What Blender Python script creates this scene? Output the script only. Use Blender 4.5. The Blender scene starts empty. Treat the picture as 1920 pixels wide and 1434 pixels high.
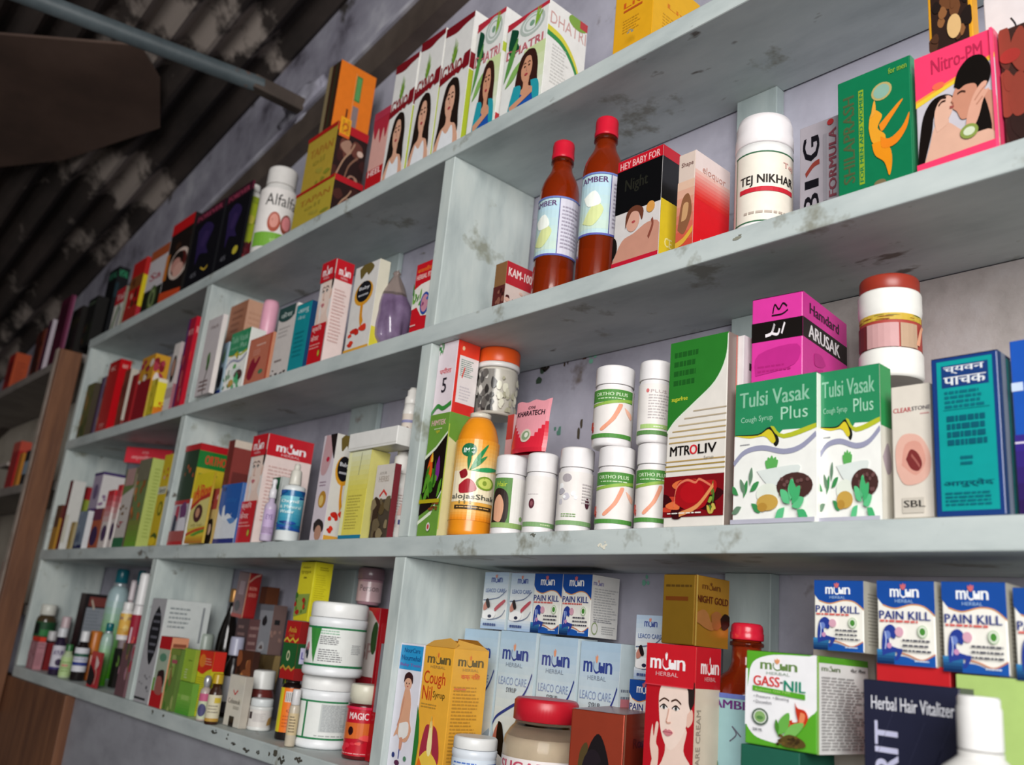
import bpy, bmesh, math, random
from math import sin, cos, pi, radians
from mathutils import Vector
random.seed(7)
D_=bpy.data; SC=bpy.context.scene; COL=SC.collection
# ------------------------------------------------------------------ camera
F_,YAW,PIT,ROL=1685.22,.85838,.28030,.09593
CAM=Vector((0,-.6,1.45))
fwd=Vector((-sin(YAW)*cos(PIT),cos(YAW)*cos(PIT),sin(PIT)))
_r=Vector((cos(YAW),sin(YAW),0)); _u=_r.cross(fwd)
rgt=_r*cos(ROL)+_u*sin(ROL); upv=-_r*sin(ROL)+_u*cos(ROL)
from mathutils import Matrix
cd=D_.cameras.new('camera'); cam=D_.objects.new('camera',cd); COL.objects.link(cam)
cam.matrix_world=Matrix(((rgt.x,upv.x,-fwd.x,CAM.x),(rgt.y,upv.y,-fwd.y,CAM.y),(rgt.z,upv.z,-fwd.z,CAM.z),(0,0,0,1)))
cd.sensor_width=36; cd.lens=F_/1920*36; cd.clip_start=.01
cd.dof.use_dof=True; cd.dof.focus_distance=.86; cd.dof.aperture_fstop=6.3
SC.camera=cam
SC.cycles.use_denoising=True
# ------------------------------------------------------------------ light
SC.view_settings.view_transform='Standard'; SC.view_settings.look='None'
SC.view_settings.gamma=1; SC.view_settings.use_curve_mapping=False
SC.view_settings.exposure=.14
W=D_.worlds.new('world'); SC.world=W; W.use_nodes=True
bg=W.node_tree.nodes['Background']; bg.inputs[0].default_value=(.90,.95,1,1); bg.inputs[1].default_value=.17
def area(name,loc,target,sx,sy,power,col):
    l=D_.lights.new(name,'AREA'); l.shape='RECTANGLE'; l.size=sx; l.size_y=sy; l.energy=power; l.color=col
    o=D_.objects.new(name,l); COL.objects.link(o); o.location=loc
    o.rotation_euler=(Vector(target)-Vector(loc)).to_track_quat('-Z','Y').to_euler(); return o
area('daylight_shop_front',(.95,-1.55,2.0),(-.45,0,1.6),1.3,1.2,58,(1,.985,.96))
# ------------------------------------------------------------------ pixel <-> place
def ray(px,py): return fwd+rgt*((px-960)/F_)-upv*((py-717)/F_)
def hity(px,py,y):
    d=ray(px,py); return CAM+d*((y-CAM.y)/d.y)
def proj(P):
    d=Vector(P)-CAM; k=d.dot(fwd); return 960+F_*d.dot(rgt)/k, 717-F_*d.dot(upv)/k
def xpx(px,y,z):       # x on the line (.,y,z) seen in column px
    d0=Vector((0,y,z))-CAM; n=rgt*F_-fwd*(px-960)
    return -d0.dot(n)/n.x
def zat(x,y,py):
    d0=Vector((x,y,0))-CAM; n=upv*F_-fwd*(717-py)
    return -d0.dot(n)/n.z
def hitplane(px,py,p,n):
    d=ray(px,py); return CAM+d*((Vector(p)-CAM).dot(n)/d.dot(n))
# shelf boards: z of top at x=-2.4 and x=-.1 (old boards sag a little)
ROW={'A':2.0678,'B':1.8120,'C':1.5548,'D':1.3002}
ON=.0005   # packs stand half a millimetre proud of the paint
TH=.0227; DEP=.145
def linepy(row,px):
    z=ROW[row]; return proj((xpx(px,0,z),0,z))[1]
# ------------------------------------------------------------------ materials
MATS={}
def lin(h):
    c=[int(h[i:i+2],16)/255 for i in (0,2,4)]
    return [v/12.92 if v<=.04045 else ((v+.055)/1.055)**2.4 for v in c]
FIN={'paper':(.55,0,.3),'gloss':(.25,0,.5),'foil':(.3,.5,.6),'plastic':(.35,0,.5),'matte':(.85,0,.2)}
def mat(h,fin='paper'):
    k=h+fin
    if k in MATS: return MATS[k]
    m=D_.materials.new('print_'+k); m.use_nodes=True; n=m.node_tree.nodes; L=m.node_tree.links
    b=n['Principled BSDF']; c=lin(h); ro,me,sp=FIN.get(fin,(.5,0,.4))
    b.inputs['Roughness'].default_value=ro; b.inputs['Metallic'].default_value=me
    b.inputs['Specular IOR Level'].default_value=sp
    nz=n.new('ShaderNodeTexNoise'); nz.inputs['Scale'].default_value=90; nz.inputs['Detail'].default_value=3
    tc=n.new('ShaderNodeTexCoord'); L.new(tc.outputs['Object'],nz.inputs['Vector'])
    mx=n.new('ShaderNodeMixRGB'); mx.inputs[1].default_value=(*[v*.9 for v in c],1); mx.inputs[2].default_value=(*[min(1,v*1.06) for v in c],1)
    L.new(nz.outputs[0],mx.inputs[0]); L.new(mx.outputs[0],b.inputs['Base Color'])
    if fin=='glass':
        b.inputs['Transmission Weight'].default_value=1; b.inputs['Roughness'].default_value=.06; b.inputs['IOR'].default_value=1.25
    if fin=='amber':
        b.inputs['Transmission Weight'].default_value=.55; b.inputs['Roughness'].default_value=.12; b.inputs['IOR'].default_value=1.33
        b.inputs['Coat Weight'].default_value=.5
    if fin=='film':
        b.inputs['Transmission Weight'].default_value=.25; b.inputs['Roughness'].default_value=.2; b.inputs['IOR'].default_value=1.1; b.inputs['Coat Weight'].default_value=.6
    MATS[k]=m; return m
def pmat(name,cols,scale,rough=.6,bump=.1,stretch=(1,1,1),spots=None,spotscale=6,spotthr=.62,chips=0):
    """painted / plastered surface: mottled colour from noise, dirt spots, bump"""
    m=D_.materials.new(name); m.use_nodes=True; n=m.node_tree.nodes; L=m.node_tree.links; b=n['Principled BSDF']
    tc=n.new('ShaderNodeTexCoord'); mp=n.new('ShaderNodeMapping'); mp.inputs['Scale'].default_value=stretch
    L.new(tc.outputs['Object'],mp.inputs[0])
    nz=n.new('ShaderNodeTexNoise'); nz.inputs['Scale'].default_value=scale; nz.inputs['Detail'].default_value=6; nz.inputs['Roughness'].default_value=.6
    L.new(mp.outputs[0],nz.inputs[0])
    cr=n.new('ShaderNodeValToRGB'); L.new(nz.outputs[0],cr.inputs[0])
    e=cr.color_ramp.elements; k=len(cols)
    while len(e)<k: e.new(.5)
    for i,c in enumerate(cols): e[i].position=.3+.4*i/(max(1,k-1)); e[i].color=(*lin(c),1)
    out=cr.outputs[0]
    if spots:
        n2=n.new('ShaderNodeTexNoise'); n2.inputs['Scale'].default_value=spotscale; n2.inputs['Detail'].default_value=5; n2.inputs['Roughness'].default_value=.65
        L.new(tc.outputs['Object'],n2.inputs[0])
        r2=n.new('ShaderNodeValToRGB'); r2.color_ramp.elements[0].position=spotthr; r2.color_ramp.elements[1].position=spotthr+.07
        L.new(n2.outputs[0],r2.inputs[0])
        mx=n.new('ShaderNodeMixRGB'); L.new(r2.outputs[0],mx.inputs[0]); L.new(out,mx.inputs[1]); mx.inputs[2].default_value=(*lin(spots),1); out=mx.outputs[0]
    L.new(out,b.inputs['Base Color']); b.inputs['Roughness'].default_value=rough
    if chips:
        n3=n.new('ShaderNodeTexNoise'); n3.inputs['Scale'].default_value=55; n3.inputs['Detail'].default_value=3
        mp3=n.new('ShaderNodeMapping'); mp3.inputs['Scale'].default_value=(.45,1,1); L.new(tc.outputs['Object'],mp3.inputs[0]); L.new(mp3.outputs[0],n3.inputs[0])
        n4=n.new('ShaderNodeTexNoise'); n4.inputs['Scale'].default_value=7; L.new(tc.outputs['Object'],n4.inputs[0])
        ad=n.new('ShaderNodeMath'); ad.operation='ADD'; L.new(n3.outputs[0],ad.inputs[0]); L.new(n4.outputs[0],ad.inputs[1])
        r3=n.new('ShaderNodeValToRGB'); r3.color_ramp.elements[0].position=.0; r3.color_ramp.elements[1].position=1.0
        mr3=n.new('ShaderNodeMapRange'); mr3.inputs['From Min'].default_value=1.285; mr3.inputs['From Max'].default_value=1.36; L.new(ad.outputs[0],mr3.inputs['Value'])
        m3=n.new('ShaderNodeMixRGB'); L.new(mr3.outputs[0],m3.inputs[0]); L.new(out,m3.inputs[1]); m3.inputs[2].default_value=(*lin('6a665e'),1)
        [L.remove(l) for l in list(b.inputs['Base Color'].links)]; L.new(m3.outputs[0],b.inputs['Base Color'])
    bp=n.new('ShaderNodeBump'); bp.inputs['Strength'].default_value=bump; bp.inputs['Distance'].default_value=.004
    L.new(nz.outputs[0],bp.inputs['Height']); L.new(bp.outputs[0],b.inputs['Normal'])
    return m
PAINT=pmat('pale_blue_paint',['a6b0b0','bcc5c4','c8d0ce'],7,.5,.15,(1,3,3),'8f9187',11,.60,chips=1)
PAINTV=pmat('pale_blue_paint_upright',['a9b3b2','bfc8c5','ccd3ce'],8,.5,.15,(4,4,1),'939688',9,.58,chips=1)
LILAC=pmat('lilac_whitewash',['8d8b99','a8a6b4','b7b5c3'],9,.8,.5,(1,1,1),'6d625f',8,.62,chips=1)
PLASTER=pmat('rough_plaster',['8b8480','a29a97','aca6a6'],16,.9,.8,(1,1,1),'74695f',14,.66)
ROOFM=pmat('sooty_roof_sheet',['1f1a18','322a27','3f3531'],4,.7,.4,(1,2,2),'a0948c',3.6,.52)
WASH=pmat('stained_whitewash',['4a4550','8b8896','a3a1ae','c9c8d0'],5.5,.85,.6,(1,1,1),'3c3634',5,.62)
BROWN=pmat('brown_wood',['5a3522','744a30','86583a'],6,.55,.2,(6,6,.7))
EDGE=pmat('raw_board_edge',['8d7d72','a6968a','b3a59b'],30,.7,.2)
DARKB=pmat('dark_brown_beam',['3b322d','4d423b','5a4e46'],9,.7,.3)
PIPE=pmat('painted_steel_pipe',['3f474b','4c5559','586165'],14,.4,.1,(1,1,1),'6b4a3a',9,.62)
# ------------------------------------------------------------------ mesh builder
class MB:
    def __init__(s): s.v=[];s.f=[];s.mi=[];s.ms=[];s.sm=[]
    def m(s,mt):
        if mt not in s.ms: s.ms.append(mt)
        return s.ms.index(mt)
    def poly(s,pts,mt,smooth=False):
        i=len(s.v); s.v+= [tuple(p) for p in pts]; s.f.append(tuple(range(i,i+len(pts)))); s.mi.append(s.m(mt)); s.sm.append(smooth)
    def add(s,vs,fs,mt,smooth=False):
        i=len(s.v); s.v+=[tuple(p) for p in vs]; k=s.m(mt)
        for f in fs: s.f.append(tuple(a+i for a in f)); s.mi.append(k); s.sm.append(smooth)
    def box(s,x0,y0,z0,x1,y1,z1,mt,bev=.0):
        if bev<=0:
            v=[(x,y,z) for x in(x0,x1) for y in(y0,y1) for z in(z0,z1)]
            s.add(v,[(0,1,3,2),(4,6,7,5),(0,4,5,1),(2,3,7,6),(0,2,6,4),(1,5,7,3)],mt); return
        bm=bmesh.new(); bmesh.ops.create_cube(bm,size=1)
        for v in bm.verts: v.co=Vector(((x0+x1)/2+v.co.x*(x1-x0),(y0+y1)/2+v.co.y*(y1-y0),(z0+z1)/2+v.co.z*(z1-z0)))
        bmesh.ops.bevel(bm,geom=bm.edges[:],offset=bev,segments=2,profile=.5,affect='EDGES')
        bm.verts.index_update(); s.add([v.co[:] for v in bm.verts],[[v.index for v in f.verts] for f in bm.faces],mt); bm.free()
    def lathe(s,prof,mt,n=36,cx=0,cy=0,rib=0,ribn=40,smooth=True,cap=True):
        if rib: n=ribn*2
        i=len(s.v)
        for (r,z,*q) in prof:
            for k in range(n):
                a=2*pi*k/n; rr=r*(1-(rib if (k%2 and q) else 0)); s.v.append((cx+rr*cos(a),cy+rr*sin(a),z))
        km=s.m(mt); m_=len(prof)
        for j in range(m_-1):
            for k in range(n):
                a,b=i+j*n+k,i+j*n+(k+1)%n; s.f.append((a,b,b+n,a+n)); s.mi.append(km); s.sm.append(smooth)
        if cap:
            s.f.append(tuple(i+k for k in range(n))[::-1]); s.mi.append(km); s.sm.append(False)
            s.f.append(tuple(i+(m_-1)*n+k for k in range(n))); s.mi.append(km); s.sm.append(False)
    def tube(s,p,q,r,mt,n=12):
        p,q=Vector(p),Vector(q); d=(q-p).normalized(); a=d.orthogonal().normalized(); b=d.cross(a); i=len(s.v); km=s.m(mt)
        for c in(p,q):
            for k in range(n): t=2*pi*k/n; s.v.append(tuple(c+a*(r*cos(t))+b*(r*sin(t))))
        for k in range(n): s.f.append((i+k,i+(k+1)%n,i+n+(k+1)%n,i+n+k)); s.mi.append(km); s.sm.append(True)
        s.f.append(tuple(i+k for k in range(n))); s.mi.append(km); s.sm.append(False); s.f.append(tuple(i+n+k for k in range(n))[::-1]); s.mi.append(km); s.sm.append(False)
    def build(s,name,parent=None,loc=None,rz=0):
        me=D_.meshes.new(name); me.from_pydata(s.v,[],s.f)
        for m_ in s.ms: me.materials.append(m_)
        me.polygons.foreach_set('material_index',s.mi); me.polygons.foreach_set('use_smooth',s.sm); me.update()
        o=D_.objects.new(name,me); COL.objects.link(o)
        if parent: o.parent=parent
        if loc is not None: o.location=loc; o.rotation_euler=(0,0,rz)
        return o
def tag(o,label,cat,group=None):
    o['label']=label; o['category']=cat
    if group: o['group']=group
    return o
def thing(name,label,cat,loc,rz=0,group=None):
    o=D_.objects.new(name,None); COL.objects.link(o); o.location=loc; o.rotation_euler=(0,0,rz); o.empty_display_size=.02
    return tag(o,label,cat,group)
# ------------------------------------------------------------------ printed artwork
_TX={}
def glyphs(t,bold,res):
    k=(t,bold,res)
    if k in _TX: return _TX[k]
    c=D_.curves.new('t','FONT'); c.body=t; c.resolution_u=res; c.size=1; c.fill_mode='FRONT'; c.offset=0
    o=D_.objects.new('t',c); me=o.to_mesh()
    vs=[(v.co.x,v.co.y) for v in me.vertices]; fs=[tuple(p.vertices) for p in me.polygons]; o.to_mesh_clear(); D_.objects.remove(o); D_.curves.remove(c)
    if not vs: _TX[k]=[]; return []
    x0=min(v[0] for v in vs);x1=max(v[0] for v in vs);y0=min(v[1] for v in vs);y1=max(v[1] for v in vs)
    w=max(1e-6,x1-x0);h=max(1e-6,y1-y0)
    _TX[k]=[[((vs[i][0]-x0)/w,(vs[i][1]-y0)/h) for i in f] for f in fs]; return _TX[k]
def clip(p,ax,lim,lo):
    out=[];n=len(p)
    for i in range(n):
        a,b=p[i],p[(i+1)%n]; ia=(a[ax]>=lim) if lo else (a[ax]<=lim); ib=(b[ax]>=lim) if lo else (b[ax]<=lim)
        if ia: out.append(a)
        if ia!=ib:
            t=(lim-a[ax])/(b[ax]-a[ax]); out.append((a[0]+(b[0]-a[0])*t,a[1]+(b[1]-a[1])*t))
    return out
def clip01(p):
    if all(0<=x<=1 and 0<=y<=1 for x,y in p): return p
    for ax,lim,lo in((0,0,1),(0,1,0),(1,0,1),(1,1,0)):
        p=clip(p,ax,lim,lo)
        if len(p)<3: return []
    return p
def lerp(a,b,t):
    A=[int(a[i:i+2],16) for i in(0,2,4)];B=[int(b[i:i+2],16) for i in(0,2,4)]
    return ''.join('%02x'%round(x+(y-x)*t) for x,y in zip(A,B))
def spl(pts,k=5):
    out=[];n=len(pts)
    for i in range(n-1):
        p0=pts[max(0,i-1)];p1=pts[i];p2=pts[i+1];p3=pts[min(n-1,i+2)]
        for j in range(k):
            t=j/k; out.append(tuple(.5*(2*p1[q]+(p2[q]-p0[q])*t+(2*p0[q]-5*p1[q]+4*p2[q]-p3[q])*t*t+(3*p1[q]-p0[q]-3*p2[q]+p3[q])*t**3) for q in(0,1)))
    out.append(tuple(pts[-1])); return out
# primitives in face units
def R(x0,y0,x1,y1,c): return [(c,[(x0,y0),(x1,y0),(x1,y1),(x0,y1)])]
def P(c,*pts): return [(c,list(pts))]
def PS(c,*pts): return [(c,spl(list(pts)+[pts[0]],4)[:-1])]
def E(cx,cy,rx,ry,c,n=18,rot=0):
    return [(c,[(cx+rx*cos(2*pi*i/n)*cos(rot)-ry*sin(2*pi*i/n)*sin(rot),cy+rx*cos(2*pi*i/n)*sin(rot)+ry*sin(2*pi*i/n)*cos(rot)) for i in range(n)])]
def RING(cx,cy,rx,ry,c,c2): return E(cx,cy,rx,ry,c)+E(cx,cy,rx*.78,ry*.78,c2)
def ST(c,w,*pts,k=5):   # smooth ribbon of half width w
    q=spl(list(pts),k) if len(pts)>2 else list(pts); n=len(q); Lf=[];Rt=[]
    for i in range(n):
        a=q[max(0,i-1)];b=q[min(n-1,i+1)]; dx,dy=b[0]-a[0],b[1]-a[1]; l=math.hypot(dx,dy) or 1; nx,ny=-dy/l*w,dx/l*w
        Lf.append((q[i][0]+nx,q[i][1]+ny)); Rt.append((q[i][0]-nx,q[i][1]-ny))
    return [('G',[(c,[Lf[i],Rt[i],Rt[i+1],Lf[i+1]]) for i in range(n-1)])]
def T(t,x0,y0,x1,y1,c,bold=1,rot=0,res=2):
    out=[]
    for f in glyphs(t,bold,res):
        q=[(x0+(x1-x0)*u,y0+(y1-y0)*v) if not rot else ((x1-(x1-x0)*v,y0+(y1-y0)*u) if rot==1 else (x0+(x1-x0)*v,y1-(y1-y0)*u)) for u,v in f]
        out.append((c,q))
    if bold:
        n_=max(1,len(t)); dx,dy=((x1-x0)/n_*.05,0) if not rot else (0,(y1-y0)/n_*.05)
        return [('G',[(c,[(u-dx,v-dy) for u,v in q]) for c,q in out]),('G',[(c,[(u+dx,v+dy) for u,v in q]) for c,q in out])]
    return [('G',out)]
def LN(x0,y0,x1,y1,n,c,fill=.8,rag=.3):   # illegible small print
    out=[];h=(y1-y0)/n
    for i in range(n):
        y=y1-(i+1)*h; x=x0; xe=x1-random.random()*rag*(x1-x0)
        while x<xe:
            w=(x1-x0)*random.uniform(.06,.2); xx=min(x+w,xe); out.append((c,[(x,y+h*.25),(xx,y+h*.25),(xx,y+h*.25+h*fill*.5),(x,y+h*.25+h*fill*.5)])); x=xx+(x1-x0)*.03
    return [('G',out)]
def GR(x0,y0,x1,y1,c0,c1,n=10):  # bottom -> top
    return [('G',[(lerp(c0,c1,(i+.5)/n),[(x0,y0+(y1-y0)*i/n),(x1,y0+(y1-y0)*i/n),(x1,y0+(y1-y0)*(i+1)/n),(x0,y0+(y1-y0)*(i+1)/n)]) for i in range(n)])]
def _tr(p,f):
    if p[0]=='G': return ('G',[_tr(q,f) for q in p[1]])
    return (p[0],[f(u,v) for u,v in p[1]])
def IN(art,x0,y0,x1,y1,flip=False):
    return [_tr(p,lambda u,v:((x1-(x1-x0)*u) if flip else (x0+(x1-x0)*u),y0+(y1-y0)*v)) for p in art]
def LEAF(cx,cy,l,w,ang,c):
    a=radians(ang); d=(cos(a),sin(a)); n=(-d[1],d[0])
    return PS(c,(cx,cy),(cx+d[0]*l*.5+n[0]*w,cy+d[1]*l*.5+n[1]*w),(cx+d[0]*l,cy+d[1]*l),(cx+d[0]*l*.5-n[0]*w,cy+d[1]*l*.5-n[1]*w))
def stamp(mb,art,fmap,fin,strip=None):
    """lay art on a surface; fmap(u,v,h)->point"""
    h=[0]
    def put(c,p):
        p=clip01(p)
        if len(p)<3: return
        a=sum(p[i][0]*p[(i+1)%len(p)][1]-p[(i+1)%len(p)][0]*p[i][1] for i in range(len(p)))
        if abs(a)<1e-9: return
        if a<0: p=p[::-1]
        c,_,f2=c.partition(':')
        mt=mat(c,f2 or fin)
        if strip:
            u0=min(q[0] for q in p);u1=max(q[0] for q in p);k0=int(u0*strip);k1=int(math.ceil(u1*strip-1e-9))
            for k in range(k0,max(k1,k0+1)):
                q=p if u0>=k/strip and u1<=(k+1)/strip else clip(clip(p,0,k/strip,1),0,(k+1)/strip,0)
                if len(q)>=3: mb.poly([fmap(u,v,h[0]) for u,v in q],mt)
        else: mb.poly([fmap(u,v,h[0]) for u,v in p],mt)
    for p in art:
        h[0]+=.00007
        if p[0]=='G':
            sm=len(p[1])<=40 and len(set(q[0] for q in p[1]))>1
            for q in p[1]:
                put(q[0],q[1])
                if sm: h[0]+=.000012
        else: put(p[0],p[1])
# ------------------------------------------------------------------ structure
def one(name,fn,label=None,cat=None,kind=None,parent=None):
    m=MB(); fn(m); o=m.build(name,parent)
    if kind: o['kind']=kind
    if label: tag(o,label,cat)
    return o
XL,XR=-2.295,.35; X1,X2=-.8518,-1.5857
WY=.147
one('wall_back',lambda m:m.box(-4.2,WY,-.1,1.2,WY+.1,3.3,LILAC),kind='structure')
one('wall_left_blocker',lambda m:m.box(-4.3,-3,-.1,-4.2,WY+.1,3.1,PLASTER),kind='structure')  # unseen wall, added to keep the left end darker
one('floor',lambda m:m.box(-4.3,-3.2,-.1,1.2,WY+.1,0,pmat('dull_floor',['4a4642','5a5650','66615a'],5,.8,.1)),kind='structure')
one('wall_front_blocker',lambda m:m.box(-4.3,-3.1,-.1,-1.3,-3,3.1,PLASTER),kind='structure')  # unseen wall, added to block light so it enters from the right
RZ=lambda x: 2.65+.2*(x+2)
def roof(m):    # corrugated sheet falling to the left, waves run along x
    ys=[WY+.05-i*.0105 for i in range(300)]
    zf=lambda x,y:RZ(x)+.020*sin(2*pi*y/.078)
    xs=[-4.3,-3.4,-2.6,-2.0,-1.2,-.4,.6]
    for i in range(len(ys)-1):
        for a,b in zip(xs,xs[1:]):
            m.poly([(a,ys[i],zf(a,ys[i])),(a,ys[i+1],zf(a,ys[i+1])),(b,ys[i+1],zf(b,ys[i+1])),(b,ys[i],zf(b,ys[i]))],ROOFM,True)
one('ceiling',roof,kind='structure')
# lime stains only near the wall: mask the stain by distance
n=ROOFM.node_tree.nodes; L=ROOFM.node_tree.links
mx=[q for q in n if q.type=='MIX_RGB'][0]; src=mx.inputs[0].links[0].from_socket
tc=[q for q in n if q.type=='TEX_COORD'][0]; sp=n.new('ShaderNodeSeparateXYZ'); L.new(tc.outputs['Object'],sp.inputs[0])
mr_=n.new('ShaderNodeMapRange'); mr_.inputs['From Min'].default_value=-.75; mr_.inputs['From Max'].default_value=.12; L.new(sp.outputs[1],mr_.inputs['Value'])
mu=n.new('ShaderNodeMath'); mu.operation='MULTIPLY'; L.new(src,mu.inputs[0]); L.new(mr_.outputs[0],mu.inputs[1]); L.new(mu.outputs[0],mx.inputs[0])
def slope(o,x0):  o.rotation_euler=(0,-math.atan(.09),0); o.location=(x0,0,0); return o
def beam(z0,z1,y0,mt,xa,xb):
    def f(m):
        g=lambda x:.19*(x+1.6)
        v=[(x,y,z+g(x)) for x in (xa,xb) for y in (y0,WY) for z in (z0,z1)]
        m.add(v,[(0,1,3,2),(4,6,7,5),(0,4,5,1),(2,3,7,6),(0,2,6,4),(1,5,7,3)],mt)
    return f
one('wooden_beam',beam(2.392,2.458,WY-.03,DARKB,-4.2,1.1),'long dark brown beam along the wall under the roof','beam')
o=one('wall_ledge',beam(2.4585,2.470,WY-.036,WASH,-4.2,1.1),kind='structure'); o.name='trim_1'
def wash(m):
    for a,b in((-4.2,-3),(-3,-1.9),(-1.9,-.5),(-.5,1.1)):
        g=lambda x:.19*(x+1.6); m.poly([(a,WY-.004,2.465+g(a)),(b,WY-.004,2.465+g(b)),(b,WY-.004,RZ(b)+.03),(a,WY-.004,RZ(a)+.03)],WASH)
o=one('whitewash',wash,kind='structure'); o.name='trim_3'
p0=hity(490,160,.02); a_=radians(-7)
t=thing('roof_pipe','grey painted steel pipe running out under the dark roof from the wall','pipe',(p0.x,p0.y,p0.z))
m=MB(); m.tube((0,0,0),(0,-2.2*cos(a_),2.2*sin(a_)),.0165,PIPE,20); m.build('pipe',t)
m=MB(); m.box(-.012,-.02,-.018,.014,WY-.0265,.012,DARKB,.003); m.build('bracket',t)
def lump(m):
    bm=bmesh.new(); bmesh.ops.create_icosphere(bm,subdivisions=4,radius=1)
    from mathutils import noise
    for v in bm.verts: v.co=v.co*(1+.35*noise.noise(v.co*2.2)+.15*noise.noise(v.co*6)); v.co=Vector((v.co.x*.11,v.co.y*.03,v.co.z*.05))
    m.add([v.co[:] for v in bm.verts],[[v.index for v in f.verts] for f in bm.faces],WASH,True); bm.free()
pl=hity(575,195,WY-.02)
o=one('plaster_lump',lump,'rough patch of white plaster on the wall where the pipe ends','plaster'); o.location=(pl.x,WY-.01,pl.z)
# flat sooty board hung under the roof sheets, far left
def board(m):
    P_=[]
    for px,py in((-60,60),(262,86),(300,150),(300,240),(120,300),(-60,320)):
        d=ray(px,py); # meet the plane 3 cm under the roof
        nn=Vector((-.2,0,1)); t_=(Vector((-2,0,2.615))-CAM).dot(nn)/d.dot(nn); P_.append(CAM+d*t_)
    k=len(P_); top=[p+Vector((0,0,.006)) for p in P_]; mt=pmat('sooty_board',['3a2c26','4f3c33','5e4a40'],3,.75,.2)
    m.add([tuple(p) for p in P_+top],[tuple(range(k)),tuple(range(k,2*k))[::-1]]+[(i,i+k,(i+1)%k+k,(i+1)%k) for i in range(k)],mt)
one('roof_panel',board,'flat sooty brown board under the corrugated roof','panel')
# shelving unit
su=thing('shelving_unit','pale blue painted wooden wall shelving filled with medicine packs','shelves',(-.85,0,1.3))
def sub(name,x0,y0,z0,x1,y1,z1,mt,bev=.0015):
    m=MB(); m.box(x0+.85,y0,z0-1.3,x1+.85,y1,z1-1.3,mt,bev); return m.build(name,su)
for k in 'ABCD': sub('shelf_board',XL if k!='D' else -2.29,0,ROW[k]-TH,XR,DEP,ROW[k],PAINT)
for x in (X1,X2):
    for a,b in('BA','CB','DC'): sub('divider',x-.021,.002,ROW[a]+.0002,x,DEP,ROW[b]-TH-.0002,PAINTV,.001)
sub('end_panel',XL,.001,ROW['D']+.0002,XL+.02,DEP,ROW['A']-TH-.0002,PAINTV)
BP=pmat('grey_wall_batten',['8f9b9b','a2aeae','adb8b6'],7,.55,.2,(4,4,1),'7a6c62',14,.64)
for a,b in('BA','CB','DC'):
    sub('back_batten',-.512,WY-.016,ROW[a]+.0002,-.462,WY-.0015,ROW[b]-TH-.0002,BP,.001)
    sub('back_batten',-1.245,WY-.010,ROW[a]+.0002,-1.165,WY-.0015,ROW[b]-TH-.0002,BP,.001)
CUP=pmat('lilac_grey_cupboard',['84848c','95959d','9fa0a8'],9,.6,.2,(1,1,2),'6f6a64',10,.66)
def scr(m):   # rubbed dark marks on the lower shelf lip
    m.box(-1.88,.012,.0,XR,.03,ROW['D']-TH-.0004,CUP)
one('cupboard_front',scr,'plain lilac grey cupboard front under the lowest shelf','cupboard')
o=one('trim_2',lambda m:m.box(-.46,WY-.004,ROW['C']+.001,XR,WY-.0003,ROW['B']-TH-.001,PLASTER),kind='structure')
o=one('wooden_panel',lambda m:m.box(-3.6,-.006,.0,-1.881,.02,ROW['D']-TH-.0004,BROWN,.001),'brown wooden panel below the left end of the lowest shelf','panel')
# brown post + the next shelving unit beyond it
lu=thing('corner_shelving_unit','dim brown trimmed shelving unit beyond the brown post','shelves',(-3,0,1.2))
def sub2(name,x0,y0,z0,x1,y1,z1,mt,bev=.0015):
    m=MB(); m.box(x0+3,y0,z0-1.2,x1+3,y1,z1-1.2,mt,bev); return m.build(name,lu)
sub2('post',-2.330,-.058,1.2,-2.297,-.008,2.03,BROWN)
sub2('post_edge',-2.3335,-.0605,1.2,-2.310,-.0585,2.0325,EDGE,.0005)
GRY=pmat('dim_grey_shelf',['6f6863','857d77','918984'],10,.6,.2)
CRM=pmat('cream_wall_panel',['a79d8f','bdb4a5','c9c0b2'],6,.7,.1)
for z in (2.04,1.72,1.43): sub2('shelf_board',-3.9,-.02,z-TH,-2.336,.143,z,GRY)
for a,b in((1.43,1.72),(1.72,2.04)): sub2('back_panel',-3.9,.1435,a+.0003,-2.336,.1465,b-TH-.0003,CRM,.0005)
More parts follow.
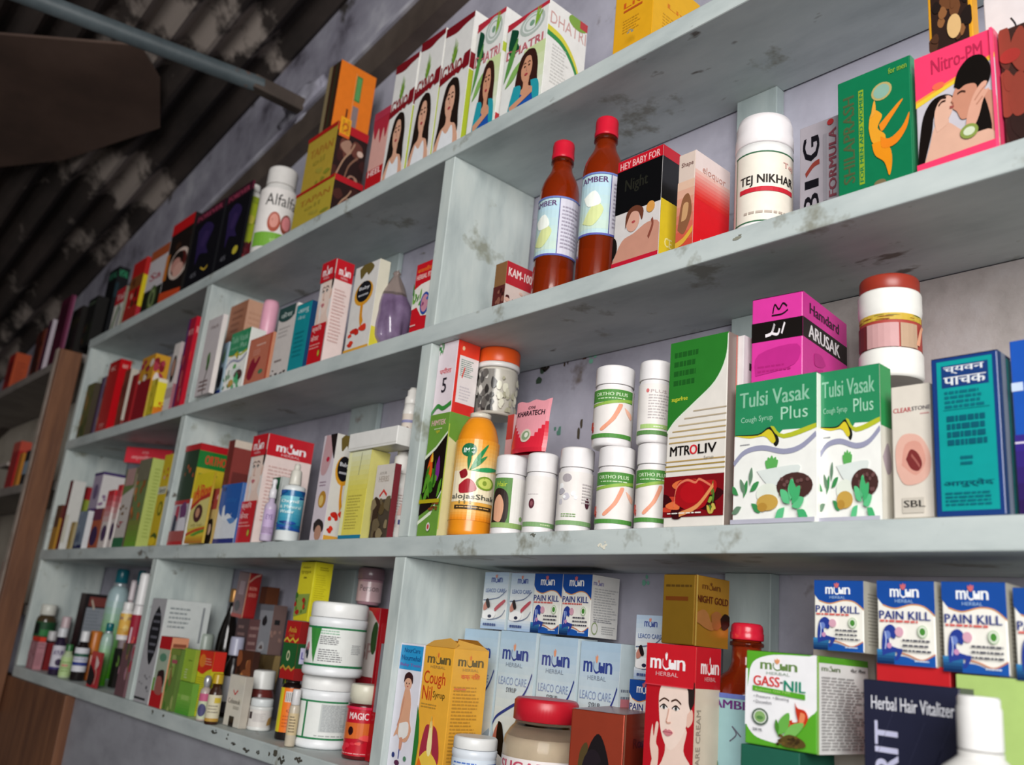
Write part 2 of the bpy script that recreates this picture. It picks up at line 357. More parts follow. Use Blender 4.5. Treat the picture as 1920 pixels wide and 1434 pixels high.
# ------------------------------------------------------------------ packs
class Info: pass
def C(label,row,l,r,top,fc,fa=(),y=.012,s=None,a=0,b=None,m=None,ms=None,dep=.05,sc=None,sa=(),tc=None,ta=(),z=None,
      name='medicine_carton',cat='carton',group=None,fin='paper',tl=False,lc=None,tilt=None,lh=None,parts=None,fr=None,by=None,zb=None,thin=0):
    if zb is not None: b=zb
    elif b is not None and z is None: m=b if m is None else m; z=ROW[row]+ON; b=None
    z0=ROW[row]+ON if z is None else z
    if by is not None:
        dd=ray(l,by); y=max(.004,min(.11,(CAM+dd*((z0-CAM.z)/dd.z)).y))
    ar=radians(a)
    if m is None:
        m=b if b is not None else (linepy(row,l) if (row!='D' and z is None) else None)
    d=Vector((cos(ar),sin(ar),0)); n=Vector((-sin(ar),cos(ar),0))
    if m is None:
        x=xpx(l,y,z0); p=Vector((x,y,z0)); 
        # right bottom corner: walk along d
        q0=p-CAM; nn=rgt*F_-fwd*(r-960); w=-(q0.dot(nn))/(d.dot(nn)); mr=None
    else:
        P0=hity(l,m,y); z0=P0.z if (b is not None and z is None) else z0; p=Vector((P0.x,y,z0))
        mr=m if (b is not None or row=='D' or z is not None) else linepy(row,r)
        if fr is not None: mr=fr
        w=(hitplane(r,mr,p,n)-p).dot(d)
    q=p+d*w
    cr=p if tl else q
    h=zat(cr.x,cr.y,top)-z0 if lh is None else lh
    if s is not None:
        msv=ms if ms is not None else (mr if mr is not None else proj(q)[1])
        if ms is None and mr is not None and row in 'ABC' and b is None and z is None: msv=linepy(row,s)
        dep=(hitplane(s,msv,q,d)-q).dot(n)
    if s is not None and dep<.016 and not thin: dep=.028
    # keep clear of the wall
    far=max(p.y,q.y)+dep*cos(ar)
    if far>WY-.0175 and row in 'ABCD': dep=max(.012,dep-(far-(WY-.0175))/cos(ar))
    c=(p+q)/2+n*(dep/2)
    mb=MB(); w2=w/2; d2=dep/2; bc=mat(fc,fin)
    mb.box(-w2,-d2,0,w2,d2,h,bc,min(.0009,w*.04))
    stamp(mb,fa,lambda u,v,k:(-w2+w*u,-d2-.0001-k,h*v),fin)
    ss=(R(0,0,1,1,sc) if sc else [])+list(sa)
    stamp(mb,ss,lambda u,v,k:(w2+.0001+k,-d2+dep*u,h*v),fin)
    if lc: stamp(mb,R(0,0,1,1,lc),lambda u,v,k:(-w2-.0001-k,d2-dep*u,h*v),fin)
    tt=(R(0,0,1,1,tc) if tc else [])+list(ta)
    stamp(mb,tt,lambda u,v,k:(-w2+w*u,-d2+dep*v,h+.0001+k),fin)
    o=mb.build(name,None,(c.x,c.y,z0),ar); tag(o,label,cat,group)
    if tilt: o.rotation_euler=(0,radians(tilt),ar)
    i=Info(); i.o=o; i.w=w; i.h=h; i.d=dep; i.zt=z0+h+.0006; i.c=c; i.z0=z0; i.q=q; i.p=p
    if w<.008 or dep<.008 or h<.02 or w>.13: print('SIZE?',label,round(w,3),round(dep,3),round(h,3))
    return i
def B(label,row,l,r,top,parts,y=.04,z=None,b=None,m=None,lab=None,face=None,name='bottle',cat='bottle',group=None,by=None):
    if b is not None and z is None: m=m if m is not None else (top+b)/2; b=None
    """parts: (name,color,fin,[(r,z)..] fractions, rib). lab: (z0,z1,r,color,art,span,fin)"""
    z0=ROW[row]+ON if z is None else z
    if m is None:
        bb=by or b or linepy(row,(l+r)/2); m=(top+bb)/2
    cx=(l+r)/2
    if by is not None:
        dd=ray(cx,by); y=(CAM+dd*((z0-CAM.z)/dd.z)).y; y=max(.006,min(.11,y))+ (CAM+dd*((z0-CAM.z)/dd.z)-CAM).dot(fwd)*(r-l)/2/F_*.8
    P0=hity(cx,m,y); x=P0.x
    if b is not None and z is None: z0=zat(x,y,b)
    dl,dr=ray(l,m),ray(r,m); an=abs(math.atan2(dl.y,dl.x)-math.atan2(dr.y,dr.x))
    dist=math.hypot(x-CAM.x,y-CAM.y); Rr=dist*sin(an/2); H=zat(x,y,top)-z0
    t=thing(name,label,cat,(x,y,z0),0,group)
    for (pn,c,fin,prof,*rib) in parts:
        mb=MB(); mb.lathe([(q[0]*Rr,q[1]*H,*(q[2:])) for q in prof],mat(c,fin) if isinstance(c,str) else c,rib=rib[0] if rib else 0,ribn=rib[1] if len(rib)>1 else 36); mb.build(pn,t)
    if lab:
        for L_ in (lab if isinstance(lab,list) else [lab]):
            za,zb,rf,c,art,*rest=L_; span=rest[0] if rest else 150; fin=rest[1] if len(rest)>1 else 'paper'
            rr=Rr*rf; fa=math.atan2(CAM.y-y,CAM.x-x)+radians(face or 0)
            mb=MB(); mb.lathe([(rr,za*H),(rr,zb*H)],mat(c,fin),n=48,cap=False)
            sp=radians(span)
            stamp(mb,list(art),lambda u,v,k:((rr+.0002+k)*cos(fa+(u-.5)*sp),(rr+.0002+k)*sin(fa+(u-.5)*sp),H*(za+(zb-za)*v)),fin,strip=14)
            mb.build('label',t)
    i=Info(); i.o=t; i.R=Rr; i.h=H; i.zt=z0+H+.0006; i.x=x
    if Rr<.006 or Rr>.06: print('RAD?',label,round(Rr,3),round(H,3))
    return i
# pack profiles (fractions of radius and height)
def pill(cap='f2f2f2',body='f0f0f0',k=.80,rc=.90,rib=.03,fin='plastic',sh=.06):
    return [('body',body,fin,[(.9,0),(.99,.015),(1,.04),(1,k-sh-.04),(.96,k-sh-.01),(rc*.93,k-.01),(rc*.92,k)]),
            ('cap',cap,'plastic',[(rc,k+.003),(rc,k+.012,1),(rc,.965,1),(rc*.97,.985),(rc*.85,1.0)],rib,36)]
def tub(cap='f4f4f2',body='eef0f2',k=.78,fin='plastic'):
    return [('body',body,fin,[(.93,0),(1,.02),(1.02,.05),(1.02,.10),(.97,.125),(.97,k-.12),(1.0,k-.10),(1.0,k-.02),(.95,k-.005)]),
            ('cap',cap,'plastic',[(.95,k),(.97,k+.01,1),(.97,.96,1),(.94,.985),(.88,1.0)],.008,60)]
def syrup(cap='c8202a',body='a2340c',fin='amber',cz=.885,r=.56,k=1):
    r0=r; r=r*k
    return [('body',body,fin,[(.9,0),(.99,.01),(1,.03),(1,.63),(.99,.67),(.93,.71),(.80,.75),(.64*k,.785),(.55*k,.81),(.52*k,.83),(.50*k,cz)]),
            ('neck_ring','d8d4cc','glass',[(r*.93,cz-.03),(r*1.05,cz-.025),(r*1.05,cz-.012),(r*.93,cz-.007)]),
            ('cap',cap,'gloss',[(r,cz),(r*1.04,cz+.005,1),(r*1.04,cz+.03,1),(r*1.0,cz+.035,1),(r*1.0,.975,1),(r*.95,.992),(r*.8,1)],.04,30)]
def vial(cap,body,fin='amber',k=.78,rc=.75):
    return [('body',body,fin,[(.92,0),(1,.02),(1,.58),(.9,.66),(.62,.72),(.6,k)]),('cap',cap,'plastic',[(rc,k+.003),(rc,k+.01,1),(rc,.97,1),(rc*.9,1)],.04,20)]
def aero(cap,c0,c1,shoulder='b9c0c4'):
    return [('body',c0,'gloss',[(.95,0),(1,.01),(1,.03),(1,.72),(.97,.76),(.86,.80),(.62,.84)]),('collar',shoulder,'foil',[(.64,.838),(.66,.845),(.66,.86),(.6,.87)]),
            ('cap',cap,'gloss',[(.60,.868),(.62,.87),(.62,.98),(.56,.995),(.4,1)])]
# ------------------------------------------------------------------ artwork used on more than one pack
def moon(x0,y0,x1,y1,c,fl='e8a070',herb=None):
    w=x1-x0;h=y1-y0
    a=T('m',x0,y0+h*.12,x0+w*.30,y0+h*.62,c)
    a+=ST(c,h*.05,(x0+w*.36,y0+h*.62),(x0+w*.36,y0+h*.3),(x0+w*.45,y0+h*.12),(x0+w*.56,y0+h*.2))
    a+=T('u',x0+w*.54,y0+h*.12,x0+w*.74,y0+h*.60,c)+E(x0+w*.64,y0+h*.32,w*.07,h*.14,c)
    a+=T('n',x0+w*.78,y0+h*.12,x1,y0+h*.62,c)
    for an in(60,90,125): a+=LEAF(x0+w*.47,y0+h*.55,h*.42,h*.10,an,fl)
    if herb: a+=T('HERBAL',x0+w*.18,y0-h*.22,x0+w*.82,y0-h*.02,herb,0)
    return a
def woman(skin='e0ab90',hair='241915',top='eef0f4',lip='b04048',wide=1.0):
    a=PS(hair,(.5,.98),(.30,.90),(.20,.66),(.16,.38),(.10,.10),(.30,.05),(.70,.05),(.88,.20),(.84,.45),(.82,.70),(.70,.92))
    a+=PS(skin,(.42,.50),(.60,.50),(.60,.36),(.80,.28),(.88,0),(.12,0),(.24,.28),(.42,.36))
    a+=PS(top,(.34,.30),(.50,.22),(.68,.30),(.74,0),(.24,0))
    a+=E(.5,.67,.165,.235,skin)+PS(hair,(.5,.96),(.34,.86),(.31,.66),(.37,.74),(.46,.86),(.60,.84),(.67,.70),(.70,.80),(.62,.93))
    a+=E(.44,.70,.03,.016,'2a1c18')+E(.57,.70,.03,.016,'2a1c18')+ST(hair,.008,(.40,.745),(.44,.76),(.48,.745))+ST(hair,.008,(.53,.745),(.57,.76),(.61,.745))
    a+=ST('b98070',.008,(.505,.69),(.50,.63),(.52,.62))+E(.505,.56,.05,.02,lip)
    return a
def bigface():
    """close portrait of a pale woman, hand beside the cheek, on red"""
    sk='f1d9cc'
    a=PS('2b2220',(.30,1.02),(.62,1.03),(.98,1.0),(1.0,.86),(.95,.74),(.88,.66),(.80,.80),(.60,.95))
    a+=PS('ecd0c2',(.38,.40),(.40,.22),(.34,.10),(.30,-.02),(1.0,-.02),(.96,.10),(.80,.25),(.84,.50))
    a+=PS(sk,(.30,1.0),(.22,.86),(.24,.62),(.30,.42),(.42,.27),(.54,.24),(.70,.34),(.84,.52),(.92,.74),(.86,.92),(.74,1.01),(.5,1.02))
    a+=PS('2b2220',(.80,1.02),(.86,.92),(.88,.78),(.93,.72),(1.02,.84),(1.02,1.02))
    a+=PS('e6bfae',(.86,.66),(.96,.72),(.98,.60),(.90,.52),(.85,.54))
    a+=PS('e9c9ba',(.12,.10),(.06,.28),(.10,.50),(.14,.36),(.18,.52),(.24,.50),(.20,.30),(.26,.22),(.24,.02),(.10,0))
    for cx,s in((.345,1),(.62,-1)):
        a+=ST('4a3026',.010,(cx-.11,.775+(.01 if s<0 else -.01)),(cx,.81),(cx+.11,.775+(-.01 if s<0 else .01)))
        a+=PS('f8f4f2',(cx-.075,.705),(cx,.735),(cx+.075,.705),(cx,.685))+E(cx,.71,.032,.026,'5a5a58')+E(cx,.71,.014,.012,'18120f')
        a+=ST('2a1a16',.008,(cx-.085,.705),(cx,.742),(cx+.085,.708))
    a+=ST('d9a996',.010,(.47,.70),(.44,.60),(.42,.55),(.46,.535),(.52,.545))+E(.43,.545,.012,.009,'b98474')
    a+=PS('cf7f86',(.35,.43),(.42,.465),(.46,.455),(.50,.465),(.58,.43),(.46,.385))+ST('a85560',.005,(.36,.43),(.46,.432),(.57,.43))
    return a
def sitter(c='2a3f94'):
    return PS(c,(.18,.10),(.16,.45),(.25,.85),(.5,1.0),(.72,.88),(.68,.60),(.46,.66),(.50,.42),(.80,.34),(.98,.30),(.80,.02),(.66,.02),(.76,.22),(.40,.18))+\
      E(.86,.80,.17,.14,'d9a6b8')+E(.40,.70,.12,.12,'6f86c8')+E(.46,.40,.10,.08,'c790b8')+ST('b9c6ea',.02,(.3,.8),(.34,.55),(.3,.3))
def painkill(small=False,tp='1a4c9e'):
    a=P(tp,*spl([(0,.80),(.12,.70),(.32,.67),(.60,.72),(.82,.70),(1,.60)],5),(1,1),(0,1))
    a+=ST('d9985a',.008,(.10,.705),(.32,.665),(.60,.715),(.82,.695),(1,.59))
    a+=moon(.24,.78,.74,.98,'f4f6fa','d06a70','9fc0e8' if not small else None)
    a+=T('PAIN KILL',.05,.535,.93,.635,'2c3c86')+LN(.06,.49,.72,.53,1,'d9655f',1.2,.0)
    a+=GR(0,0,.32,.17,'0c2450','3a88c0',5)+P('1c55a8',(.3,0),*spl([(.30,.10),(.5,.10),(.75,.06),(1,.14)],4),(1,0))+ST('c9805a',.008,(.34,.15),(.55,.12),(.78,.07),(1,.15))
    a+=IN(sitter(),.02,.05,.46,.47)+RING(.80,.40,.085,.075,'b9cfae','f6f5ec')+E(.80,.40,.05,.045,'4d8f3c')
    for i in range(3): a+=LN(.46,.27-i*.06,.95,.31-i*.06,1,'4a4a58',1.1,.15)
    a+=LN(.66,.04,.9,.075,1,'cfe0f4',1,0)
    return a
def leaco_small():
    a=GR(0,.45,1,1,'eef0ee','b4cbe2',8)+GR(0,0,1,.18,'a3bddc','dfe8ee',4)+moon(.30,.80,.76,.97,'4c5c9e','e0907c')+T('LEACO CARE',.12,.64,.92,.71,'6d83b4')
    a+=ST('6a7898',.008,(.05,.50),(.4,.52),(.7,.56),(.98,.68))+ST('6a7898',.008,(.30,.16),(.6,.18),(.85,.24),(.98,.34))
    a+=PS('c98878',(.08,.40),(.20,.50),(.30,.44),(.22,.34),(.10,.32))+PS('241a1c',(.16,.50),(.26,.53),(.36,.40),(.28,.36),(.20,.42))
    a+=PS('c25560',(.55,.36),(.66,.42),(.92,.52),(.96,.48),(.70,.36),(.58,.31))+PS('fafafa',(.10,.30),(.40,.34),(.62,.28),(.5,.18),(.1,.18))
    return a+E(.38,.22,.08,.03,'2a2c48')+LN(.14,.04,.66,.10,1,'46588c',1.4,0)
def leaco_big():
    a=GR(0,.35,1,1,'e9ece4','a9c5dc',12)+moon(.10,.80,.82,.93,'35468e','e29a76','8796a8')
    a+=T('LEACO CARE',.06,.655,.84,.705,'8a9cc0',0)+T('SYRUP',.30,.61,.58,.64,'6b7078')
    a+=ST('2f3c86',.010,(.0,.40),(.10,.45),(.40,.51),(.66,.56),(.86,.64),(.98,.74))
    a+=PS('c0705c',(.02,.30),(.10,.38),(.22,.42),(.24,.30),(.14,.24))+PS('17100f',(.16,.42),(.28,.40),(.38,.26),(.36,.18),(.22,.22),(.14,.32))
    a+=PS('f7f7f7',(0,.22),(.24,.22),(.6,.12),(.5,0),(0,0))+ST('a9bccc',.02,(.42,.22),(.7,.27),(1,.35))
    return a
def gyno():
    a=P('7c1620',(0,1),(1,1),(1,.955),*spl([(1,.955),(.7,.94),(.4,.915),(0,.93)],4))
    for an,l in((95,.22),(78,.20),(110,.17),(62,.19),(128,.13),(45,.16),(145,.1)): a+=LEAF(.42,.66,l*1.0,.018,an,'5f8a2c' if an%2 else '7fa43c')
    a+=P('821722',(0,.54),(1,.60),(1,.70),(.78,.68),(.76,.62),(0,.60))
    a+=P('7f1a24',(.0,.57),(.72,.60),(.72,.62),(0,.58))+T('GYNO',.06,.56,.74,.68,'8e1a22')+P('821722',(.8,.57),(1,.58),(1,.70),(.8,.69))
    a+=IN(woman(),.0,.0,.98,.56)
    return a
def dhath():
    a=P('c03040',(0,1),(1,1),(1,.96),(.5,.955),(0,.92))+RING(.62,.86,.30,.12,'b9c4bc','e7ebe8')+RING(.62,.86,.20,.08,'b9c4bc','e7ebe8')+E(.62,.86,.06,.03,'7fa58c')
    a+=PS('174a34',(.12,.92),(.30,.86),(.28,.76),(.36,.66),(.16,.62),(.08,.74))
    for an in(60,75,40): a+=LEAF(.70,.80,.22,.02,an,'88b53c')
    a+=T('DHATRI',.06,.60,.92,.69,'c9707a')
    a+=GR(.5,0,1,.6,'f1f2ee','cfe0a0',5)+LEAF(.05,.36,.5,.06,58,'5f9a4a')+LEAF(.1,.30,.42,.05,30,'88b860')
    a+=IN(woman(skin='d79a7a',hair='3a1f1a',top='1f56ae'),.22,-.02,1.0,.60)+PS('2a9fae',(.34,.26),(.52,.22),(.44,0),(.24,0))+PS('2a9fae',(.74,.24),(.92,.20),(.96,.02),(.84,.02))+ST('d79a7a',.03,(.28,.04),(.5,.08),(.8,.14))
    return a
def tulsi():
    a=R(0,.60,1,1,'2c8a5c')+P('f3f3ee',(0,0),(1,0),(1,.62),(.60,.63),(.52,.58),(.0,.62))
    a+=T('Tulsi Vasak',.06,.82,.92,.93,'8fc3a6',1,res=3)+T('Plus',.58,.70,.90,.79,'a9d6bc',0)+T('Cough Syrup',.08,.70,.48,.75,'9fcfb4',0)
    a+=PS('1d1f1a',(.0,.63),(.3,.62),(.45,.66),(.56,.57),(.52,.52),(.42,.60),(.2,.60))+PS('d9c832',(.0,.625),(.3,.61),(.44,.645),(.52,.57),(.48,.545),(.38,.60),(.2,.595))+PS('b8bf30',(.50,.66),(.62,.60),(1,.65),(1,.62),(.62,.57),(.46,.66))
    a+=ST('9a9bb4',.018,(0,.42),(.14,.50),(.36,.52),(.62,.48),(.82,.50),(1,.58))+LN(.08,.545,.2,.56,1,'8a8a90',1,0)
    for an in(60,90,118,40,140): a+=LEAF(.48,.36,.10,.03,an,'5fae5a')
    a+=PS('dfe6e2',(.30,.36),(.80,.38),(.74,.30),(.60,.26),(.44,.26))+E(.44,.20,.14,.07,'e6ecdf')
    for x,y_,an in((.14,.18,70),(.16,.20,120),(.22,.22,30),(.12,.12,200),(.24,.14,330),(.08,.20,150),(.22,.26,80)): a+=LEAF(x,y_,.13,.025,an,'3f8f52' if an%20 else '6a8a70')
    a+=E(.44,.14,.13,.055,'c9a24e')+E(.38,.11,.06,.03,'b88c3c')+E(.76,.24,.21,.09,'4a2f2c')
    for i in range(16): a+=E(.60+.32*random.random(),.19+.10*random.random(),.022,.013,'6b4a48')
    for x,y_,an in((.72,.14,80),(.72,.12,140),(.74,.10,20),(.66,.10,220),(.80,.08,330),(.74,.12,50),(.78,.14,110)): a+=LEAF(x,y_,.15,.04,an,'46b070' if an%20 else '5fc286')
    a+=R(0,0,1,.03,'b9b8c6')
    return a
def leafy(seed,cols,n=8,x0=0,y0=0,x1=1,y1=1):
    rr=random.Random(seed); a=[]
    for i in range(n): a+=LEAF(x0+(x1-x0)*rr.random(),y0+(y1-y0)*rr.random(),.3*(x1-x0),.06*(x1-x0),rr.uniform(0,180),rr.choice(cols))
    return a
def blots(seed,cols,n=8,x0=0,y0=0,x1=1,y1=1,s=.15):
    rr=random.Random(seed); a=[]
    for i in range(n):
        cx=x0+(x1-x0)*rr.random();cy=y0+(y1-y0)*rr.random();q=s*rr.uniform(.5,1.2)
        a+=PS(rr.choice(cols),*[(cx+q*(x1-x0)*cos(t)*rr.uniform(.6,1.2),cy+q*(y1-y0)*sin(t)*rr.uniform(.6,1.2)) for t in [k*2*pi/6 for k in range(6)]])
    return a
def moonred(side=False):
    a=R(0,.80,1,1,'c81e2a')+moon(.14,.845,.82,.965,'fbeef0','fbeef0','f0c0c4')
    return a
def legart():
    return R(0,.72,1,.97,'4c8a3a')+ST('8fb34a',.03,(0,.66),(.3,.68),(.7,.74),(1,.78))+T('ORTHO PLUS',.14,.84,.84,.91,'c8dcb8')+LN(.2,.77,.8,.81,1,'c8dcb8',1,0)+\
      PS('e59a7c',(.66,.68),(.74,.66),(.62,.40),(.52,.28),(.36,.14),(.30,.18),(.46,.32),(.56,.46))+PS('f0b8a0',(.78,.62),(.98,.50),(.96,.40),(.84,.50))+R(0,0,1,.08,'4c8a3a')+blots(4,['b02a2a','d04a3a'],4,.04,.14,.24,.30,.3)
# ------------------------------------------------------------------ top shelf (A)
G=None
WH='eceae6'
# far unit, dim
C('red carton with an orange side, alone at the left edge of the picture','A',0,12,660,'a01f1c',R(.1,.3,.9,.8,'7c1512'),y=.0,z=2.041,s=42,sc='c4532c',sa=LN(.2,.2,.8,.8,8,'9c3a20'))
C('dark carton with dull orange pictures, beside the white edged carton on the far unit','A',48,62,615,'3a1510',blots(1,['8a3a1c','5a2014'],7),y=.01,z=2.041,s=70,sc='6a3226',sa=blots(2,['9a4a2c','3a1a18'],6))
C('thin dark carton with a pale white narrow side on the far unit','A',68,75,598,'4a1c3a',(),y=-.005,z=2.041,s=83,sc='c9bcc6')
C('tall dark maroon carton with a magenta edge on the far unit','A',86,104,552,'4a0d28',R(.2,.5,.8,.9,'38081e'),y=-.012,z=2.041,s=113,thin=1,sc='8e4a6a',sa=R(.0,.0,.6,1,'5c1838'))
C('bright red carton on the middle shelf of the far unit behind the post','B',4,16,826,'a01a1c',R(0,.8,1,1,'b84a3c'),y=.0,z=1.7205,m=925,s=30,ms=915,sc='b8201f',sa=R(0,.8,1,1,'c8503c'))
C('thin orange yellow carton on the middle shelf of the far unit','B',22,28,848,'b8701c',(),y=.0,z=1.7205,m=915,s=36,ms=912,sc='c8842c')
C('dark carton with a pale blue label on the middle shelf of the far unit','B',34,44,842,'1a1416',R(.1,.35,.9,.7,'8a9cac'),y=.0,z=1.7205,m=912,s=64,ms=905,sc='1c1618',sa=R(.08,.40,.9,.80,'93a4b4')+R(.45,.40,.52,.80,'5a6878')+R(0,0,1,.3,'3a1418'))
C('pale flat carton lying on the red and dark cartons of the far unit','B',8,24,806,'b0a49c',(),y=.005,z=1.7205+.078,m=826,s=62,ms=815,lh=.010,sc='b8aca4')
C('red carton with a pale stripe on the lowest shelf of the far unit','B',-10,4,1052,'8a1418',(),y=.0,z=1.4305,m=1120,s=17,ms=1110,sc='b01c20',sa=R(.1,.6,.8,.75,'a8b0b0'))
E_dark='14120f'
C('black carton with faint olive print, first on the top shelf right of the post','A',118,136,572,E_dark,leafy(3,['2c3018','3a2c14'],8),y=.01,s=146,sc='1a1613')
C('black carton with dull green heading second on the top shelf from the post','A',148,164,553,'101412',T('HERBS',.1,.86,.9,.92,'5c6e58')+leafy(5,['24301a','402818'],6,0,0,1,.4),y=.01,s=176,sc='161412')
C('black carton standing behind with a teal green word across its top','A',178,196,498,'0d0f12',T('VITAL',.1,.87,.95,.95,'3f8c6c'),y=.042,s=222,sc='101216',sa=T('VITAL',.1,.88,.9,.96,'2f9a6a')+R(0,.62,.3,.8,'1a3038'))
C('small carton with red top over green and white stripes on the top shelf','A',205,222,535,'d8d4cc',R(0,.62,1,1,'b82430')+T('Tal',.1,.72,.9,.86,'e8c8c4')+ST('3f6a3a',.08,(.2,0),(.4,.35),(.6,.6))+ST('2c4a5c',.06,(.7,0),(.8,.5))+R(0,0,1,.06,'b8502c'),y=.008,s=232,sc='8a8a78')
C('yellow sided carton with red cap band and dark fruit picture','A',228,252,480,'b81c1c',R(0,.55,1,.75,'7c4a24')+blots(7,['e0b8a0','3c1a10','5a2a18'],8,0,.1,1,.7)+R(0,0,1,.25,'a82a22'),y=.01,s=262,sc='d9c21c',sa=R(0,.72,1,1,'b81f1f')+R(0,0,1,.22,'b02434'))
C('white carton with red lettering and a green gourd picture at its foot','A',262,296,452,'cfc8cc',R(0,.84,1,1,'a8522c')+T('Sa',.2,.5,.8,.62,'b04a54')+R(0,0,1,.36,'1c2014')+E(.55,.2,.22,.2,'55683a')+E(.55,.2,.14,.14,'8a9a68')+E(.55,.2,.08,.1,'2a3420'),y=.01,s=303,sc='e0dcd8')
C('black carton with a framed portrait and bright red top','A',296,337,396,'1a1210',R(0,.86,1,1,'c8141a')+blots(11,['2a1614','3c2418'],4,0,.5,1,.8)+IN(RING(.6,.5,.5,.5,'d9c4b8','5a1f1a')+E(.5,.62,.3,.3,'1c120e')+E(.45,.5,.24,.22,'c99084')+E(.62,.3,.26,.22,'dca89a'),.12,.24,1.02,.62)+R(0,.3,.16,.62,'c8742c')+P('cf4a22',(0,0),(1,0),(1,.10),(0,.16)),y=.01,s=345,sc='14100e')
for k,(l,r,top,lb) in enumerate(((342,396,370,'tall black carton with a purple pattern and pink heading, left of the matching pair'),(400,447,337,'tall black carton with a purple pattern and a yellow dot, next to the green bottle'))):
    C(lb,'A',l,r,top,'0a0a12',R(0,.88,1,1,'3a1424')+T('FOREVER',.08,.90,.92,.965,'a8405c')+PS('2c1f4e',(.2,.75),(.45,.82),(.75,.70),(.6,.5),(.7,.38),(.4,.42),(.3,.3),(.25,.5))+PS('382858',(.45,.7),(.62,.66),(.5,.5),(.36,.56))+(E(.78,.2,.11,.05,'c8b83c') if k else ST('c8a83c',.012,(.55,.22),(.7,.17),(.8,.2)))+T('45',.2,.14,.42,.20,'6a6a72'),y=.01,s=(452 if k else 401),thin=k,sc='0c0c12',sa=R(0,.9,1,1,'5c1830') if k else (),group=None)
GRN=[(.10,.86,1.01,'a9b826',R(.0,0,1,.28,'7a1c2a')+blots(13,['8c2432','5a1420','c03a48'],9,.1,0,.9,.35,.2)+T('Ayu',.2,.56,.8,.70,'6a7420')+E(.5,.64,.16,.07,'c8c04a')+R(0,.9,1,1,'8fa024'))]
B('yellow green labelled bottle with dark berries and white cap on the top shelf','A',452,484,349,[('body','e8e6e0','plastic',[(.95,0),(1,.02),(1,.84),(.9,.89),(.62,.92)]),('cap','efede8','plastic',[(.64,.923),(.66,.93,1),(.66,.99,1),(.6,1)],.03,24)],y=.031,m=410,lab=(.09,.84,1.01,'a9b826',GRN[0][4]),name='syrup_bottle',face=10)
B('white ribbed cap bottle with two pink faces and a green band','A',483,556,322,pill('e6e2de','e9e6e2',.80,.80),y=.04,m=395,
  lab=(.08,.72,1.006,'ece6e2',T('Alfalfa',.18,.70,.86,.90,'2a2422',0)+E(.42,.42,.13,.17,'b0523c')+E(.42,.44,.09,.12,'e0988a')+E(.68,.42,.13,.17,'8c4432')+E(.68,.44,.10,.12,'e08a8c')+R(0,0,1,.24,'79b03c')+T('tablets',.4,.08,.66,.16,'b8d890'),150),name='pill_bottle',face=8)
# yellow TAPAN cartons, stacked, ginger/root pictures on the side
tap=lambda: T('TAPAN',.16,.60,.92,.74,'a8742a')+T('oil',.3,.44,.7,.54,'9a8a30')+blots(17,['8a8a2c','aa9a3a'],5,.3,.08,.9,.35)+R(0,.93,1,1,'b01c18')
roots=lambda n: R(0,.86,1,1,'b81824')+blots(n,['3c1c1a','6a3a30','a8806c','4a2620'],12,0,.05,1,.8,.18)+ST('b08a70',.02,(.1,.05),(.3,.4),(.5,.6),(.6,.75))+ST('8a6450',.02,(.4,.05),(.5,.35),(.75,.55))+E(.8,.62,.1,.05,'d8b8a8')
t1=C('yellow oil carton on the top shelf, lower one of two under the orange box','A',545,618,324,'b8a238',tap(),y=.012,s=680,sc='2a1614',sa=roots(21),tc='b01c18')
t2=C('yellow oil carton with red band stacked on a similar one','A',566,616,226,'b89c38',tap(),y=.02,z=t1.zt,m=345,s=682,ms=318,sc='2a1614',sa=roots(22),tc='b81c20')
t3=C('orange box standing highest, on top of the yellow oil cartons','A',604,624,111,'3c2418',R(0,0,.3,1,'8a7a5a')+ST('2f3a24',.05,(.6,.0),(.7,1)),y=.03,z=t2.zt,m=215,s=697,ms=205,sc='ea7a1c',sa=R(.48,.55,.64,.9,'3f7a3c')+R(.50,.57,.62,.88,'5c9a58')+R(.48,.20,.64,.48,'8a7a7a')+R(.32,.28,.37,.40,'6a3010')+R(0,0,1,.03,'c8601c')+ST('e8c080',.004,(.46,.15),(.46,.92)),name='tuck_box')
sl=MB(); pq=hitplane(650,222,(t2.q.x+.0025,t2.q.y,0),Vector((1,0,0)))
sl.box(-.0003,-.010,-.036,.0003,.010,.0,mat('f2a41e'),0); stamp(sl,R(0,0,1,.14,'e0622a')+ST('c85a1c',.05,(.2,.5),(.5,.7),(.8,.5),(.4,.3))+LN(.2,.2,.4,.9,8,'8a7a20')+LN(.6,.2,.9,.9,9,'9a6a20'),lambda u,v,k:(.0004+k,-.010+.02*u,-.036+.036*v),'paper')
o=sl.build('paper_tag',None,(t2.q.x+.003,pq.y,pq.z)); tag(o,'small yellow orange paper slip hanging on the side of the yellow cartons','tag')
C('slim carton with dripping red splash over pink and a red foot','A',683,713,196,'d9a49a',PS('b02a3c',(0,1),(1,1),(1,.80),(.85,.62),(.7,.76),(.55,.58),(.4,.78),(.2,.66),(0,.85))+R(0,0,1,.28,'b8141c')+T('HEEL',.1,.20,.9,.27,'f0d8d4')+R(0,.9,1,1,'b0344a'),y=.01,sc='9a1c24',s=720)
for k,(l,r,top,lb) in enumerate(((713,757,96,'leftmost of three tall cartons with aloe plant and dark haired woman'),(760,806,51,'middle one of three tall cartons with aloe plant and dark haired woman'),(808,863,19,'rightmost of three tall cartons with aloe plant and dark haired woman'))):
    C(lb,'A',l,r,top,'e9e7e4',gyno(),y=.008,s=(877 if k==2 else r+3),sc='f0eee8',sa=R(0,0,1,.55,'b4c236')+R(0,.56,1,.68,'821722'),group='aloe cartons on the top shelf',fin='gloss')
